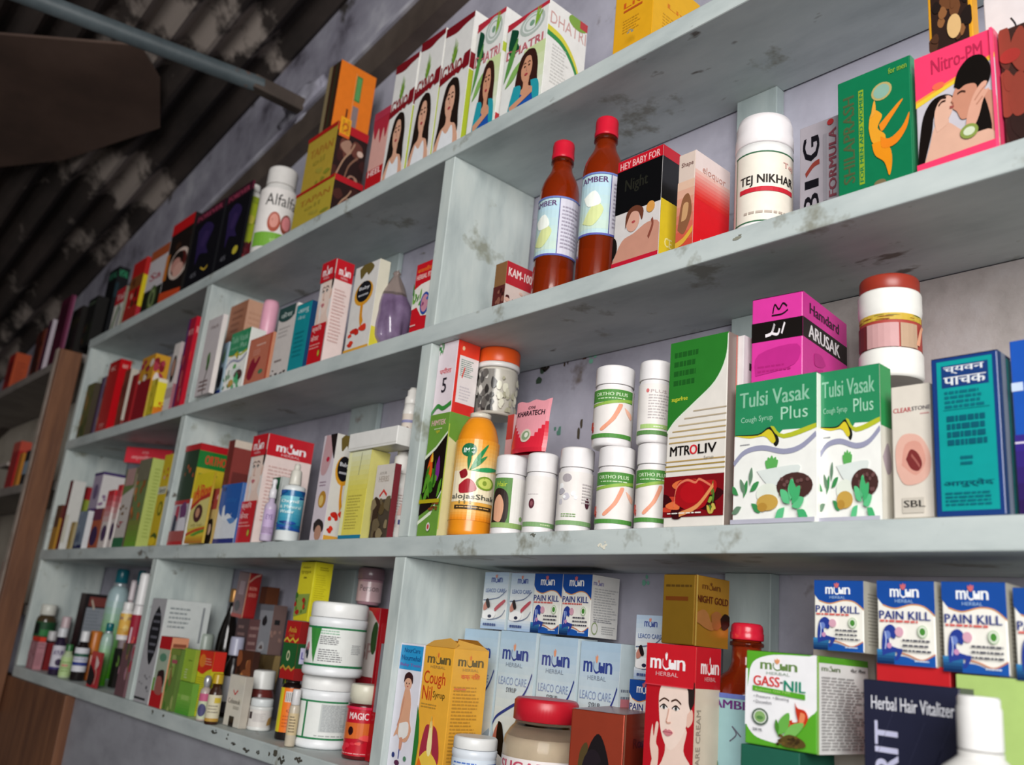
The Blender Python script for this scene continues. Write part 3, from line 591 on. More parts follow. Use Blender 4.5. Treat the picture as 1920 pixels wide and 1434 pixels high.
for k,(l,r,top,lb) in enumerate(((873,927,12,'tall carton with woman in blue and green leaves, left one of two'),(935,1015,-2,'tall carton with woman in blue and green leaves, right one with its white side showing'))):
    C(lb,'A',l,r,top,'eeeeea',dhath(),y=.008,s=(1095 if k else 935),sc='edebe6',sa=(ST('d9cf3c',.03,(0,.72),(.4,.68),(.75,.52),(1,.25))+ST('2f8a44',.025,(0,.67),(.4,.63),(.75,.47),(1,.20))+T('DHATRI',.05,.78,.98,.90,'cfa09a',0)+E(.75,.95,.25,.07,'7fa43c')+LN(.15,.2,.6,.6,12,'d4d2ce')+R(.8,.92,1,1,'b83a3c')) if k else R(0,0,1,.1,'c03a40')+R(0,.62,1,.7,'b8c840'),group='woman in blue cartons on the top shelf',fin='gloss')
C('yellow orange carton at the top edge of the picture, alone on the top shelf','A',1148,1222,-60,'e0a41c',T('Liv',.24,.66,.74,.74,'c85a1c')+R(.24,.60,.72,.63,'b8501c')+LN(.24,.30,.72,.50,5,'c08a1c'),y=.01,s=1312,sc='e2aa20',sa=T('Liv',.3,.60,.72,.66,'d07a1c')+LN(.2,.2,.8,.5,7,'c89420'))
# ------------------------------------------------------------------ second shelf (B), left cell
C('olive and gold carton in the dark end cell next to the end panel','B',142,156,716,'5a5a2c',blots(31,['8a6a34','3c4a24','7a4a3c'],9),y=.01,s=166,sc='4a4030')
C('thin dark purple edged carton beside the tall red cartons','B',168,176,705,'3a2440',R(.6,0,1,1,'7a6a8c'),y=.01,s=184,sc='5c4a48',sa=blots(32,['7a6450','3c2c2c'],5))
C('tall plain red carton in the end cell with small white marks','B',178,198,672,'b8141c',T('K',.3,.86,.7,.92,'e8b8b0')+T('TT',.3,.04,.7,.1,'e8b8b0'),y=.004,s=222,sc='c8121c',sa=T('KAY',.3,.88,.75,.93,'f0c4bc'),fin='gloss',tc='a8141c')
C('brown carton with a pale cream stripe between the red cartons','B',213,224,690,'7a3a2c',blots(33,['a05a44','5c2a24'],6),y=.006,s=236,sc='cdc4b6',sa=R(.6,0,1,1,'8c5c4c')+R(0,0,1,.1,'8a3a34'))
C('narrow dark red carton behind the orchid carton','B',230,240,700,'8a141a',(),y=.006,s=246,sc='9c1a20')
C('red and yellow carton printed with maroon orchids','B',244,268,662,'8c1420',R(0,.62,1,1,'c8902a')+blots(34,['6a1420','a83244','e8d8cc'],8,0,.6,1,.95),y=.008,s=300,sc='d8a02c',sa=blots(35,['8c1c28','b03a4c','f0e4dc'],9,.05,.55,.95,.9,.25)+R(0,0,1,.42,'c8b040'),tc='d9a63a')
C('low yellow carton in front of the orchid carton','B',272,284,708,'c8b42c',blots(36,['a89024','d8c850'],6),y=-.0,dep=.02,sc='e8d82c',sa=T('5',.3,.2,.7,.36,'c8501c')+R(0,.9,1,1,'e8e0c8')+R(0,0,1,.2,'d87a1c'),s=297)
C('slim white carton with a dark haired woman in an oval','B',303,315,640,'d8d0cc',E(.5,.62,.36,.2,'2c2220')+E(.5,.64,.22,.13,'b88a78')+R(0,.2,1,.35,'b8a4a0'),y=.01,s=324,sc='c4b4b4',sa=R(0,0,1,.4,'a86a74'))
C('tall red carton with a violet left edge near the left divider','B',322,336,592,'a01a34',R(0,0,.25,1,'5a2a64')+T('RTI',.3,.80,.9,.86,'e8a8a8')+blots(37,['b85a5c','7c2440'],6,0,.1,1,.7),y=.008,s=356,sc='c8142c',sa=T('RTI',.25,.82,.8,.89,'e8b0b0')+blots(38,['d8302c','b01c3c'],4,0,.1,1,.7),group=None)
C('red carton with violet top and orange leaf, beside the divider','B',354,362,586,'b01c34',R(0,.86,1,1,'5c2484')+blots(39,['d86a2c','c8901c'],4,.1,.1,.9,.5),y=.038,s=384,sc='b8242c',sa=R(0,.84,.45,1,'62288c')+PS('d8862c',(.2,.1),(.6,.2),(.8,.5),(.5,.56),(.3,.4)))
C('white carton with a green herb sprig standing before the divider','B',362,390,588,'c8bfc0',LEAF(.5,.35,.2,.12,70,'5c7a4a')+LEAF(.6,.3,.18,.1,120,'486a3c')+ST('4a3c38',.02,(.55,.0),(.5,.15),(.6,.35))+LN(.2,.04,.8,.2,3,'6a4a44')+T('Herb',.3,.85,.8,.9,'a09090'),y=-.010,s=400,thin=1,sc='e4dad6',dep=.03)
# second shelf, middle cell
C('brown ayurvedic carton with a tan side and black oval, back corner beside the divider','B',410,436,560,'a0664a',E(.55,.35,.26,.18,'2a2426')+E(.55,.60,.14,.1,'8a5a4c')+R(0,0,1,.14,'b8402c')+LN(.2,.7,.8,.95,4,'8a543c'),y=.045,s=492,sc='c89a80',sa=LN(.1,.6,.8,.9,6,'bd8e74'),m=700)
C('blue and white carton with a dark oval low down beside the herb carton','B',402,412,640,'8aa0b0',E(.5,.35,.4,.2,'22242c')+R(0,0,1,.12,'1c3484')+PS('5c7a5c',(.2,.7),(.6,.9),(.8,.7),(.5,.6)),y=.012,s=420,sc='a8bcc8')
C('green and white cough syrup carton, small one in the middle cell','B',416,452,612,'e6e6e0',tulsi(),y=.01,dep=.028)
k=C('terracotta pouch pack with maroon hearts in the middle cell','B',455,498,621,'b8543c',R(.04,.03,.92,.97,'c07058')+PS('8c1830',(.2,.5),(.32,.56),(.4,.44),(.55,.56),(.6,.5),(.45,.3),(.3,.1),(.1,.2))+E(.7,.22,.1,.05,'4a7a5c')+LN(.35,.78,.75,.85,1,'e0b4a4',1,0)+LN(.25,.60,.6,.74,3,'d89a88'),y=.006,dep=.028,sc='9c4434',sa=R(0,.0,.3,1,'c88a6c'),name='pouch_pack',cat='pack')
B('pink capped bottle neck behind the terracotta pack','B',487,521,566,[('body','c890a0','plastic',[(.8,0),(.9,.02),(.9,.5),(.7,.56)]),('cap','e8a8bc','plastic',[(.86,.563),(.9,.57),(.92,.80),(.92,.96),(.8,1)])],y=.062,m=600,name='lotion_bottle')
C('white carton with dark green Hindi heading and small trees at its foot','B',504,538,566,'d0c8c4',R(0,.84,.9,1,'2c4a48')+E(.45,.86,.42,.08,'2c4a48')+T('केश',.14,.84,.76,.92,'b8c4c0')+LN(.15,.55,.8,.72,3,'b4acaa')+blots(41,['3c3030','5c4a44'],9,.1,.02,.9,.14,.12)+LN(.2,.2,.7,.26,1,'8a7a78'),y=.008,s=551,sc='e6ded8')
C('teal carton with navy side beside the tall red woman carton','B',537,566,562,'128a94',T('आयु',.15,.84,.85,.92,'b8d4d4')+T('वेद',.2,.76,.7,.82,'a8ccd0')+LN(.2,.2,.8,.6,6,'0c7480'),y=.008,s=580,sc='14406a',sa=R(.35,0,1,1,'1a5070'),tc='0c5560')
def redmoon(row,l,r,top,lb,y,s,**k): 
    fa=IN(bigface(),0,.36,1,.84)+moonred()+R(0,0,1,.38,'c81c26')+T('स्किन',.06,.30,.7,.37,'f0d0cc')+T('केयर',.06,.22,.6,.28,'f0c8c4')+LN(.05,.14,.9,.2,2,'e89a94')+RING(.78,.09,.08,.035,'3c5c2c','c8b83c')
    sa=R(0,.80,1,1,'c81e2a')+moon(.2,.84,.84,.95,'fbeef0','fbeef0','f0c0c4')+LN(.08,.2,.8,.72,16,'d8b4ae')
    return C(lb,row,l,r,top,'e8e0dc',[('G',[q for p in fa for q in (p[1] if p[0]=='G' else [p])])] if 0 else fa,y=y,s=s,sc='f0dad4',sa=sa,fin='gloss',tc='b81824',**k)
redmoon('B',577,603,484,'tall red and pink woman portrait carton between teal and white cartons, second shelf',.006,640)
bl=lambda : PS('6a5a2c',(.2,.96),(.5,1.02),(.8,.94),(.6,.86),(.5,.90),(.3,.84))+E(.5,.66,.38,.14,'d89a2c')+E(.5,.68,.30,.12,'16161c')+T('Baby',.3,.69,.72,.74,'d8d8dc')+LN(.3,.62,.7,.66,1,'b8b8bc',1,0)+ST('d8901c',.05,(.5,.55),(.52,.4),(.6,.3))+blots(43,['b01c1c','d83a24','c82a1c'],8,.15,.08,.9,.26,.2)+R(0,0,1,.05,'d8a03c')
C('white carton with black oval badge and red flower on the second shelf','B',644,690,484,'dcd8d4',bl(),y=.008,s=712,sc='ded8c4',sa=R(0,0,1,.25,'d8cc3c'))
# purple powder in a tied plastic bag
def bag(m):
    from mathutils import noise
    bm=bmesh.new(); bmesh.ops.create_uvsphere(bm,u_segments=48,v_segments=40,radius=1)
    for v in bm.verts:
        z=(v.co.z+1)/2; r=1.0 if z<.52 else max(.13,1-(z-.52)*1.55-(z-.52)**2*1.2) ; q=math.hypot(v.co.x,v.co.y) or 1
        base=.35+.65*min(1,z/.16)
        if z>.93: r=.10+(z-.93)*3.2
        a=math.atan2(v.co.y,v.co.x); rr=r*base*(1+.05*cos(5*a+z*9)+.035*cos(11*a+3*z)+.12*noise.noise(Vector((cos(a)*1.4,sin(a)*1.4,z*4))))
        rr*=min(1,q*2.2) if z<.08 or z>.975 else 1
        v.co=Vector((cos(a)*rr*.0295,sin(a)*rr*.026,z*.088))
    vs=[v.co[:] for v in bm.verts]
    lo=[f for f in bm.faces if f.calc_center_median().z<.060]; hi=[f for f in bm.faces if f.calc_center_median().z>=.056]
    m.add(vs,[[v.index for v in f.verts] for f in lo],BAGM,True); m.add(vs,[[v.index for v in f.verts] for f in hi],mat('9a8a84','film'),True); bm.free()
BAGM=pmat('purple_powder_in_film',['5c4864','74607e','8a7894'],30,.18,.25); BAGM.node_tree.nodes['Principled BSDF'].inputs['Coat Weight'].default_value=.8
pb=hity(738,560,.040)
o=one('plastic_bag',bag,'clear plastic bag of purple powder twisted at its top','bag'); o.location=(pb.x,.040,1.8128); o.scale=(1.0,1,1.42)
C('red and green carton with a blue ringed picture against the tall divider','B',766,799,484,'c81c28',T('बवासीर',.1,.86,.9,.93,'e87a2c')+T('HERBAL FIT',.1,.76,.95,.83,'f0d4d0')+P('e8e4dc',(0,.62),(.4,.68),(1,.70),(1,.2),(.6,.22),(.3,.36),(0,.34))+leafy(44,['5c9a3c','7ab04c','3f7a34'],12,.05,.36,.6,.6)+RING(.78,.38,.26,.16,'2c4a9c','c88a9c')+blots(45,['8a3a6c','d86a3c','4a6aac'],5,.6,.3,.95,.48)+LN(.1,.08,.4,.12,1,'f0c8c4',1,0),y=.006,dep=.03,fin='gloss')
# second shelf, right part
C('small box with red and white side left of the amber bottles','B',922,944,488,'8a6440',R(0,0,1,.5,'5c2a28')+blots(46,['8a5a4c','3c1c1a'],6,0,0,1,.5),y=.012,s=995,sc='d8c4bc',sa=R(.0,.52,1,1,'b8202c')+T('KAM-100',.08,.70,1,.88,'f4dcd8')+blots(47,['6a2c2c','a86a60','4a2020','d8b0a0'],12,.02,.02,.98,.42,.14),fin='gloss')
amlab=lambda: R(0,0,.55,1,'bcd8dc')+GR(0,.1,.55,.9,'c8dccc','b4d4e4',6)+R(.55,0,1,1,'d8d4e0')+R(.545,0,.56,1,'4a4a8c')+T('AMBER',.04,.84,.50,.93,'5c3a6c')+PS('d4dc9c',(.1,.2),(.3,.5),(.45,.4),(.3,.15))+PS('f0f4ec',(.1,.6),(.3,.7),(.4,.5),(.2,.45))+LN(.60,.12,.95,.86,12,'a8a0b0')+R(0,0,1,.03,'5c5cac')+R(0,.97,1,1,'6a7cbc')
B('left one of two tall amber syrup bottles with pale blue labels and red caps','B',1003,1079,270,syrup('d01c34'),y=.034,m=470,lab=(.24,.60,1.012,'c4d4dc',amlab(),165),name='syrup_bottle',group='amber syrup bottles on the second shelf',face=-6)
B('right one of two tall amber syrup bottles, touching the black topped carton','B',1084,1164,226,syrup('d01c34'),y=.034,m=440,lab=(.26,.62,1.012,'c4d4dc',amlab(),165),name='syrup_bottle',group='amber syrup bottles on the second shelf',face=14)
C('carton with black and red top over a reclining woman, yellow lower side','B',1147,1234,270,'d8d2d0',R(0,.90,1,1,'c81c2c')+T('HEY BABY FOR',.06,.91,.94,.975,'f0b8b8')+R(0,.50,1,.90,'0d0d0f')+T('Night',.2,.66,.7,.8,'26261f')+P('e8e4e0',(0,.50),(1,.50),(1,.53),(0,.47))+PS('c8907c',(.0,.06),(.2,.24),(.45,.28),(.75,.34),(1,.30),(1,.06))+E(.42,.40,.15,.10,'d8a490')+PS('6a3c2c',(.26,.34),(.28,.48),(.45,.53),(.64,.48),(.62,.38),(.54,.46),(.40,.48),(.32,.42))+E(.44,.385,.04,.012,'b04a4c')+E(.80,.47,.09,.05,'d89a4c')+ST('8a4a3c',.02,(.78,.2),(.86,.3),(.84,.36))+PS('1c1614',(.0,.08),(.1,.16),(.08,.26),(0,.28))+R(0,0,1,.06,'c01c34'),
  y=.008,s=1268,sc='0f0f10',sa=R(0,.90,1,1,'c01c2c')+R(0,0,1,.52,'e2c42c')+T('CE',.3,.12,.7,.2,'f4e8a0'),fin='gloss',tc='b01c2c')
C('narrow carton fading from white to bright red on its right face','B',1266,1298,280,'d8c4b8',GR(0,0,1,.7,'c8402c','e0c0a8',8)+PS('8a5a3c',(.1,.2),(.5,.15),(.9,.35),(.7,.55),(.3,.5))+PS('c89a6c',(.3,.28),(.6,.3),(.7,.45),(.4,.45))+T('Shape',.2,.84,.9,.9,'8a6a64')+ST('d8a83c',.03,(0,.04),(.5,.08),(1,.18)),y=.006,s=1366,sc='e8d8d4',sa=GR(0,0,1,.62,'d8101c','d81c24',3)+GR(0,.5,1,.8,'d8201c','e8c8bc',8)+T('eloquor',.2,.78,.86,.88,'c08a7c',0)+LN(.2,.06,.85,.12,1,'f0c0b8',1,0))
B('large white jar with green edged cream label and red underline','B',1377,1488,234,[('body','eceae8','plastic',[(.95,0),(1,.02),(1.0,.08),(.97,.12),(.97,.66),(1.0,.68),(.98,.735)]),('cap','efe9ea','plastic',[(.96,.74),(1.0,.75),(1.0,.83),(.97,.86),(.97,.93),(.90,.985),(.75,1.0)])],y=.045,m=330,
  lab=(.10,.66,.985,'ece4d6',R(0,0,1,.02,'3c6a4c')+R(0,.98,1,1,'3c6a4c')+R(.03,0,.045,1,'3c6a4c')+T('TEJ NIKHAR',.13,.50,.90,.66,'241c1a')+R(.12,.42,.90,.485,'c82434')+LN(.2,.10,.85,.16,1,'b8a89c',1,0)+T('Tej',.72,.76,.9,.86,'d8a8a0')+R(0,0,.03,1,'e8e4e0'),150),name='cream_jar',cat='jar',face=6)
gy=C('grey silver carton with big dark sideways letters, half behind the green carton','B',1499,1588,150,'a8a0a8',T('B',.10,.14,.42,.30,'16141a',1,1)+R(.12,.36,.42,.44,'16141a')+ST('8a3c34',.025,(.14,.50),(.30,.58),(.44,.60))+T('G',.08,.64,.44,.86,'16141a',1,1)+R(.52,.2,.60,.85,'9a949c')+T('FORMULA',.64,.22,.80,.88,'8a4a54',1,1)+E(.68,.95,.07,.03,'b83a3c')+E(.30,.06,.2,.06,'a8bc94')+PS('3c3438',(.62,.02),(.8,.10),(.9,.06),(.85,0)),y=.034,m=380,lh=.098,dep=.03,fin='gloss',fr=350)
C('large dark green carton with an orange dancing figure and sideways lettering','B',1572,1713,102,'12754c',T('SHILAPRASH',.08,.10,.24,.84,'4c5c3c',1,1)+R(.30,.06,.37,.86,'8aa82c')+T('FOR MEN AND WOMEN',.31,.08,.36,.84,'12754c',1,1)+RING(.62,.78,.14,.075,'b8a86c','8ab0a0')+T('for men',.72,.90,.96,.95,'8ab03c')+\
  PS('e8a02c',(.44,.50),(.46,.60),(.52,.64),(.60,.60),(.62,.56),(.56,.48),(.66,.40),(.64,.30),(.58,.32),(.48,.38))+PS('e8901c',(.48,.36),(.60,.36),(.72,.28),(.74,.16),(.70,.06),(.64,.18),(.52,.26))+PS('ea8a24',(.58,.50),(.68,.55),(.84,.63),(.90,.64),(.74,.52),(.62,.44))+PS('ea8420',(.60,.40),(.72,.36),(.88,.42),(.98,.52),(.94,.40),(.80,.30),(.62,.30))+PS('e8a43c',(.47,.58),(.50,.68),(.53,.72),(.54,.62))+E(.58,.02,.08,.03,'7a6a4c'),y=.006,dep=.025,fin='gloss',sc='3c9a6a',s=1720)
pk=C('bright pink carton with an embracing couple and yellow stripe','B',1722,1876,52,'c9c4cc',P('f4406c',(0,1),(1,1),(1,.78),(0,.60))+P('e8c83c',(0,.60),(1,.78),(1,.75),(0,.55))+P('f09a3c',(0,.615),(1,.79),(1,.77),(0,.595))+T('Nitro-PM',.22,.80,.86,.93,'b82c50')+E(.30,.68,.08,.03,'f06a50')+
  PS('c98e78',(.60,.0),(.62,.26),(.80,.50),(.97,.46),(1,.34),(1,0))+PS('16110f',(.74,.50),(.86,.44),(.92,.14),(.74,.12),(.66,.24))+
  PS('dcae98',(.06,.0),(.16,.18),(.24,.34),(.40,.34),(.56,.24),(.70,.18),(.92,.16),(.94,.0))+PS('17110f',(.0,.03),(.04,.26),(.10,.46),(.22,.57),(.38,.585),(.48,.54),(.36,.52),(.24,.44),(.20,.30),(.12,.12),(.06,.0))+
  E(.36,.455,.10,.135,'e0b29c',rot=-.9)+PS('e0b29c',(.26,.28),(.24,.40),(.34,.42),(.42,.34))+
  PS('c98c74',(.46,.50),(.50,.58),(.60,.66),(.78,.62),(.82,.46),(.72,.34),(.58,.32),(.52,.40),(.47,.44))+
  PS('14100e',(.50,.62),(.56,.74),(.70,.82),(.86,.80),(.95,.68),(.92,.56),(.80,.50),(.76,.58),(.64,.60),(.56,.58))+
  PS('dba48e',(.62,.26),(.66,.38),(.74,.50),(.84,.57),(.90,.56),(.86,.50),(.92,.50),(.84,.42),(.78,.30),(.70,.22))+ST('b8806a',.006,(.74,.44),(.82,.50),(.88,.53))+ST('b8806a',.006,(.76,.40),(.84,.45))+
  ST('3a221c',.007,(.30,.50),(.34,.525),(.39,.525))+ST('3a221c',.007,(.54,.545),(.59,.555),(.64,.54))+ST('2a1a16',.009,(.30,.545),(.35,.56),(.40,.55))+ST('a04c48',.010,(.44,.455),(.47,.45),(.49,.46))+ST('a8705c',.006,(.46,.50),(.485,.475),(.475,.455))+E(.66,.20,.11,.06,'8a9a4c')+E(.66,.20,.07,.035,'d4dcc0')+P('f4406c',(0,0),(1,0),(1,.07),(0,.05))+R(.96,0,1,1,'f4507c'),y=.004,dep=.022,fin='gloss',sc='f04870',s=1889)
C('yellow framed picture box standing on the pink couple carton','B',1742,1826,-40,'d8981c',R(.07,.0,.92,.96,'2a1812')+blots(51,['4a2c1c','8a5a34','c8a06c','1c100c','6a4024'],14,.1,.05,.9,.9,.18)+E(.6,.32,.16,.2,'d8b078'),y=.008,z=pk.zt,m=80,dep=.012)
db=C('dark brown carton with dim red print at the right edge of the second shelf','B',1886,1990,20,'3a201a',blots(52,['5c2c22','7a3024','2a1612','8a3a2c'],16,.02,.05,.98,.95,.2)+E(.2,.75,.2,.06,'a0302a'),y=.01,dep=.03)
C('white carton with black brush strokes on top of the dark brown carton','B',1845,1990,-60,'dcd4d6',ST('3a3438',.012,(.3,.02),(.42,.3),(.36,.5))+ST('3a3438',.01,(.4,.05),(.6,.35))+ST('2c2628',.012,(.5,.3),(.62,.1),(.7,.5)),y=.035,z=db.zt,m=30,dep=.03)
# ------------------------------------------------------------------ third shelf (C), end cell
C('dull gold carton nearest the end panel on the third shelf','C',89,98,946,'5c3c24',R(0,0,1,.5,'a87a2c'),y=.006,s=108,sc='b8862c',sa=R(0,.7,1,1,'6a3024'))
C('white sided carton with a dark red front edge near the end panel','C',103,109,900,'6a1c24',(),y=.006,s=122,sc='dcdad4',sa=R(.0,.1,.25,.5,'c8c4b4'),tc='c8c8c0')
C('green and yellow carton behind the white sided carton','C',124,134,912,'7a9a2c',blots(61,['b8b83c','4a6a24'],5),y=.04,s=146,sc='9aa83c',sa=R(0,.8,1,1,'a81c24'))
C('small beige carton between the white sided and blue grey cartons','C',123,130,978,'b89a5c',blots(62,['8a7a4c'],4),y=.006,s=137,sc='b0a07a')
e1=C('blue grey carton with a white narrow side under the purple lidded box','C',135,151,957,'7c8a9c',R(0,.0,1,.1,'1c2454')+blots(63,['9aa8b8','5a6880'],5),y=.006,s=168,sc='e0e0e2',tc='4a3a6a',dep=.03)
C('white carton with purple lid edges, raised on the blue grey carton','C',164,180,884,'a89ab0',R(0,.93,1,1,'3c2464')+R(0,0,1,.07,'4a2c74')+E(.5,.5,.25,.2,'6a5a7c'),y=.016,z=e1.zt,m=955,s=230,sc='d8d4d2',sa=R(0,.93,1,1,'3c2464')+R(0,0,1,.06,'4a2c74')+blots(64,['8a6a8c','c8a0a8'],4,0,.1,.5,.4),tc='2c1c4c')
C('orange and purple carton in front of the purple lidded box','C',162,178,952,'b0583a',E(.5,.3,.4,.25,'3a2450')+R(0,.7,1,1,'6a3450'),y=.004,dep=.02,s=184,sc='8a4a34')
C('slim white carton with a red top, left of two alike','C',181,193,918,'d8ccc8',GR(0,.45,1,1,'d8c0bc','c01c28',6)+E(.6,.25,.4,.14,'4a3458'),y=.005,s=201,sc='e4dcd8',sa=GR(0,.6,1,1,'e4dcd8','c81420',4))
C('slim white carton with a red top, right of two alike','C',198,206,908,'d8ccc8',GR(0,.45,1,1,'d8c0bc','c01c28',6)+E(.6,.25,.4,.14,'4a3458'),y=.005,s=218,sc='e4dcd8',sa=GR(0,.6,1,1,'e4dcd8','c81420',4))
C('white and green carton with red berries and a dark green foot','C',208,228,876,'c8c0ba',R(0,0,1,.12,'2a6a44')+P('6a7c4a',(0,.65),(1,.75),(1,1),(0,1))+R(.1,.78,.9,1,'b08c88')+blots(65,['8a4a3a','7a5a34'],5,.1,.38,.9,.52)+blots(66,['b01c28','8a1c34'],5,.1,.24,.9,.34),y=.006,s=234,sc='5a4438',sa=blots(67,['8a7a64'],3))
C('green carton with orange fruit and a pale green narrow side','C',231,253,858,'6a7a4a',GR(0,0,1,.3,'6aa02c','7a7c3c',5)+blots(68,['b8602c','c8743c','8a5a2c'],9,.1,.3,.95,.75)+R(0,.75,1,1,'726e5a'),y=.006,s=264,sc='b8c46a',sa=LN(.3,.1,.7,.9,20,'9aa850'),tc='8a8a6a')
C('olive carton behind, between the pale green sided and yellow cartons','C',262,271,868,'6a5c44',blots(69,['a04c30','4a6a2c'],7),y=.038,s=282,sc='5a4c3a')
C('yellow carton with a red fruit and white label strip beside the left divider','C',276,291,850,'c8ac24',R(0,.56,1,.64,'c8c8b4')+T('Amrit',.1,.57,.9,.63,'5a5a50')+blots(70,['b8303c','d8a0a0','4a5c2c'],5,.25,.72,.85,.86)+E(.7,.4,.28,.08,'6a6c1c')+E(.7,.4,.18,.05,'b8a82c')+PS('4a5c20',(.2,.1),(.6,.14),(1,.1),(.7,.06))+E(.5,.05,.4,.045,'e0c020'),y=.006,dep=.03,s=308,sc='b89c20')
rb=C('red carton lying across the tops of the end cell cartons','C',232,318,848,'d82c3c',T('अमृतारिष्ट',.14,.2,.58,.5,'f0b0b0')+T('AYUR',.36,.62,.5,.78,'eca0a0')+T('FORTE',.62,.22,.9,.42,'c8485a'),y=.045,zb=866,m=866,fr=872,a=45,lh=.034,dep=.03,tc='c01c2c',fin='gloss',lc='8a1420')
# third shelf, middle cell
C('green carton with red top, a figure on its front and red letters on its side','C',313,341,830,'1f3a24',R(0,.94,1,1,'b81c24')+blots(71,['a8502c','5a3c1c','7a4a2c'],5,.2,.6,.9,.9)+R(0,.0,1,.42,'b8b4bc')+R(0,.40,1,.44,'b0242c')+PS('6a3468',(.45,.38),(.75,.42),(.9,.30),(.6,.22))+PS('b0304a',(.2,.38),(.4,.38),(.4,.25),(.2,.22))+PS('1c2440',(.15,.3),(.35,.26),(.3,.08),(.1,.08))+PS('e0dce4',(.5,.26),(.9,.26),(.95,.1),(.5,.1))+R(0,.04,1,.14,'a8504c')+R(0,0,1,.04,'b8141c'),
  y=.010,s=398,ms=1010,sc='c8b02c',sa=R(0,.93,1,1,'b81c24')+R(0,.76,1,.93,'1f7a34')+T('ORTHO',.25,.80,1,.89,'d83c2c')+LN(.1,.68,.9,.72,1,'7a8a2c')+R(0,0,.22,.45,'e0dcd8'),fin='gloss',tc='9a1c20')
C('yellow hair oil carton with a long haired portrait and red flame lettering','C',345,378,884,'dcc23c',R(0,.78,1,1,'dcc81c')+P('e08a1c',(0,.52),(1,.70),(1,.80),(0,.74))+T("A'Bon",.12,.64,.98,.84,'d8401c')+ST('b82c1c',.03,(0,.5),(.4,.6),(1,.68))+P('d8cc7c',(0,.20),(1,.24),(1,.64),(.5,.60),(0,.46))+E(.48,.42,.25,.13,'4a1a1c')+E(.46,.43,.11,.07,'c89070')+T('oily hair',.2,.22,.85,.28,'8a7a2c',0)+ST('c8501c',.02,(0,.12),(.5,.18),(1,.20))+ST('5c9a2c',.02,(.3,.10),(.7,.15),(1,.17))+GR(0,0,1,.1,'b8701c','d8b42c',4),y=-.006,dep=.018,s=382,thin=1,sc='b8982c',fin='gloss')
C('slim carton with a pink flower top and a black haired woman low on it','C',379,394,915,'c8b070',R(0,.62,1,1,'a8443c')+blots(73,['c86a70','e0a0a0'],5,0,.5,1,.9)+PS('1c1210',(.3,.42),(.8,.44),(.95,.2),(.85,0),(.2,0),(.3,.2))+E(.55,.26,.2,.1,'d8b8a0'),y=.006,s=397,dep=.03,sc='b89a5c')
C('maroon carton with a cream top edge behind the blue milk carton','C',402,413,824,'6a2420',blots(74,['a85048','8a3430'],4),y=.045,s=459,ms=985,m=985,fr=985,sc='8a3a34',sa=R(0,.93,1,1,'d8c8b8')+R(.1,.58,.9,.7,'6a2c28')+blots(75,['b0605a','7a302c'],3,.3,.5,.9,.68),tc='cdbdb0')
C('blue and white carton with a milk splash','C',398,438,904,'dfe3ea',P('1858a8',(0,1),(1,1),(1,.42),*spl([(1,.42),(.85,.36),(.7,.44),(.5,.50),(.3,.44),(.1,.50),(0,.62)],4))+PS('e8ecf2',(.22,.60),(.30,.64),(.38,.46),(.55,.44),(.70,.50),(.5,.38),(.25,.42))+PS('5a8ac8',(.5,.40),(.8,.42),(.9,.36),(.7,.32))+T('Milky',.35,.66,.85,.76,'2a6cb8')+R(0,0,1,.08,'1c2c7c')+E(.15,.92,.1,.04,'0f3a7c'),y=.006,dep=.022,s=444,sc='2a5c9c',fin='gloss',fr=1008)
redmoon('C',443,471,812,'tall red and pink woman portrait carton behind the small blue bottle, third shelf',.012,561)
C('small green and white carton behind the lilac dropper bottle','C',492,510,893,'1f5c3c',R(0,0,1,.45,'b09a94')+P('d8dcd8',(.7,.3),(1,.4),(1,1),(.85,1))+LN(.1,.1,.7,.4,6,'8a7470'),y=.018,s=532,sc='c4c8c4')
B('small lilac dropper bottle with a white ball tip cap','C',496,520,898,[('body','c4b4cc','plastic',[(.9,0),(1,.02),(1,.52),(.92,.58),(.5,.62),(.48,.68)]),('cap','e4e0e4','plastic',[(.52,.683),(.62,.69,1),(.58,.82,1),(.34,.85),(.30,.90),(.42,.94),(.40,.98),(.2,1)],.04,16)],y=.002,m=950,lab=(.10,.50,1.01,'c0a8cc',LN(.15,.05,.85,.3,5,'6a5068')+R(0,0,.1,1,'e0dce4')+T('EYE',.3,.6,.7,.8,'8a74a0'),150),name='dropper_bottle')
B('white nozzle bottle with a blue and teal water label, beside the lilac dropper','C',523,568,870,[('body','dfe3e2','plastic',[(.95,0),(1,.015),(1,.66),(.97,.695),(.6,.71),(.52,.72)]),('cap','d8d4c8','plastic',[(.50,.723),(.54,.73,1),(.46,.90,1),(.40,.91),(.26,.925),(.28,.96),(.2,1)],.05,18)],y=.012,m=955,
  lab=(.13,.64,1.01,'1c6a9c',GR(0,.15,1,.85,'2c8aac','7ac4d0',8)+blots(77,['1a4a8c','2c5ca0'],8,0,.72,1,1,.2)+blots(78,['1a3a7c','2450a0'],8,0,0,1,.2,.2)+T('Oxynil',.15,.66,.7,.76,'e8f4f4')+T('& Mineral',.12,.54,.8,.62,'d0ecec')+T('Water',.15,.42,.6,.50,'d8f0f0'),150,'gloss'),name='dropper_bottle')
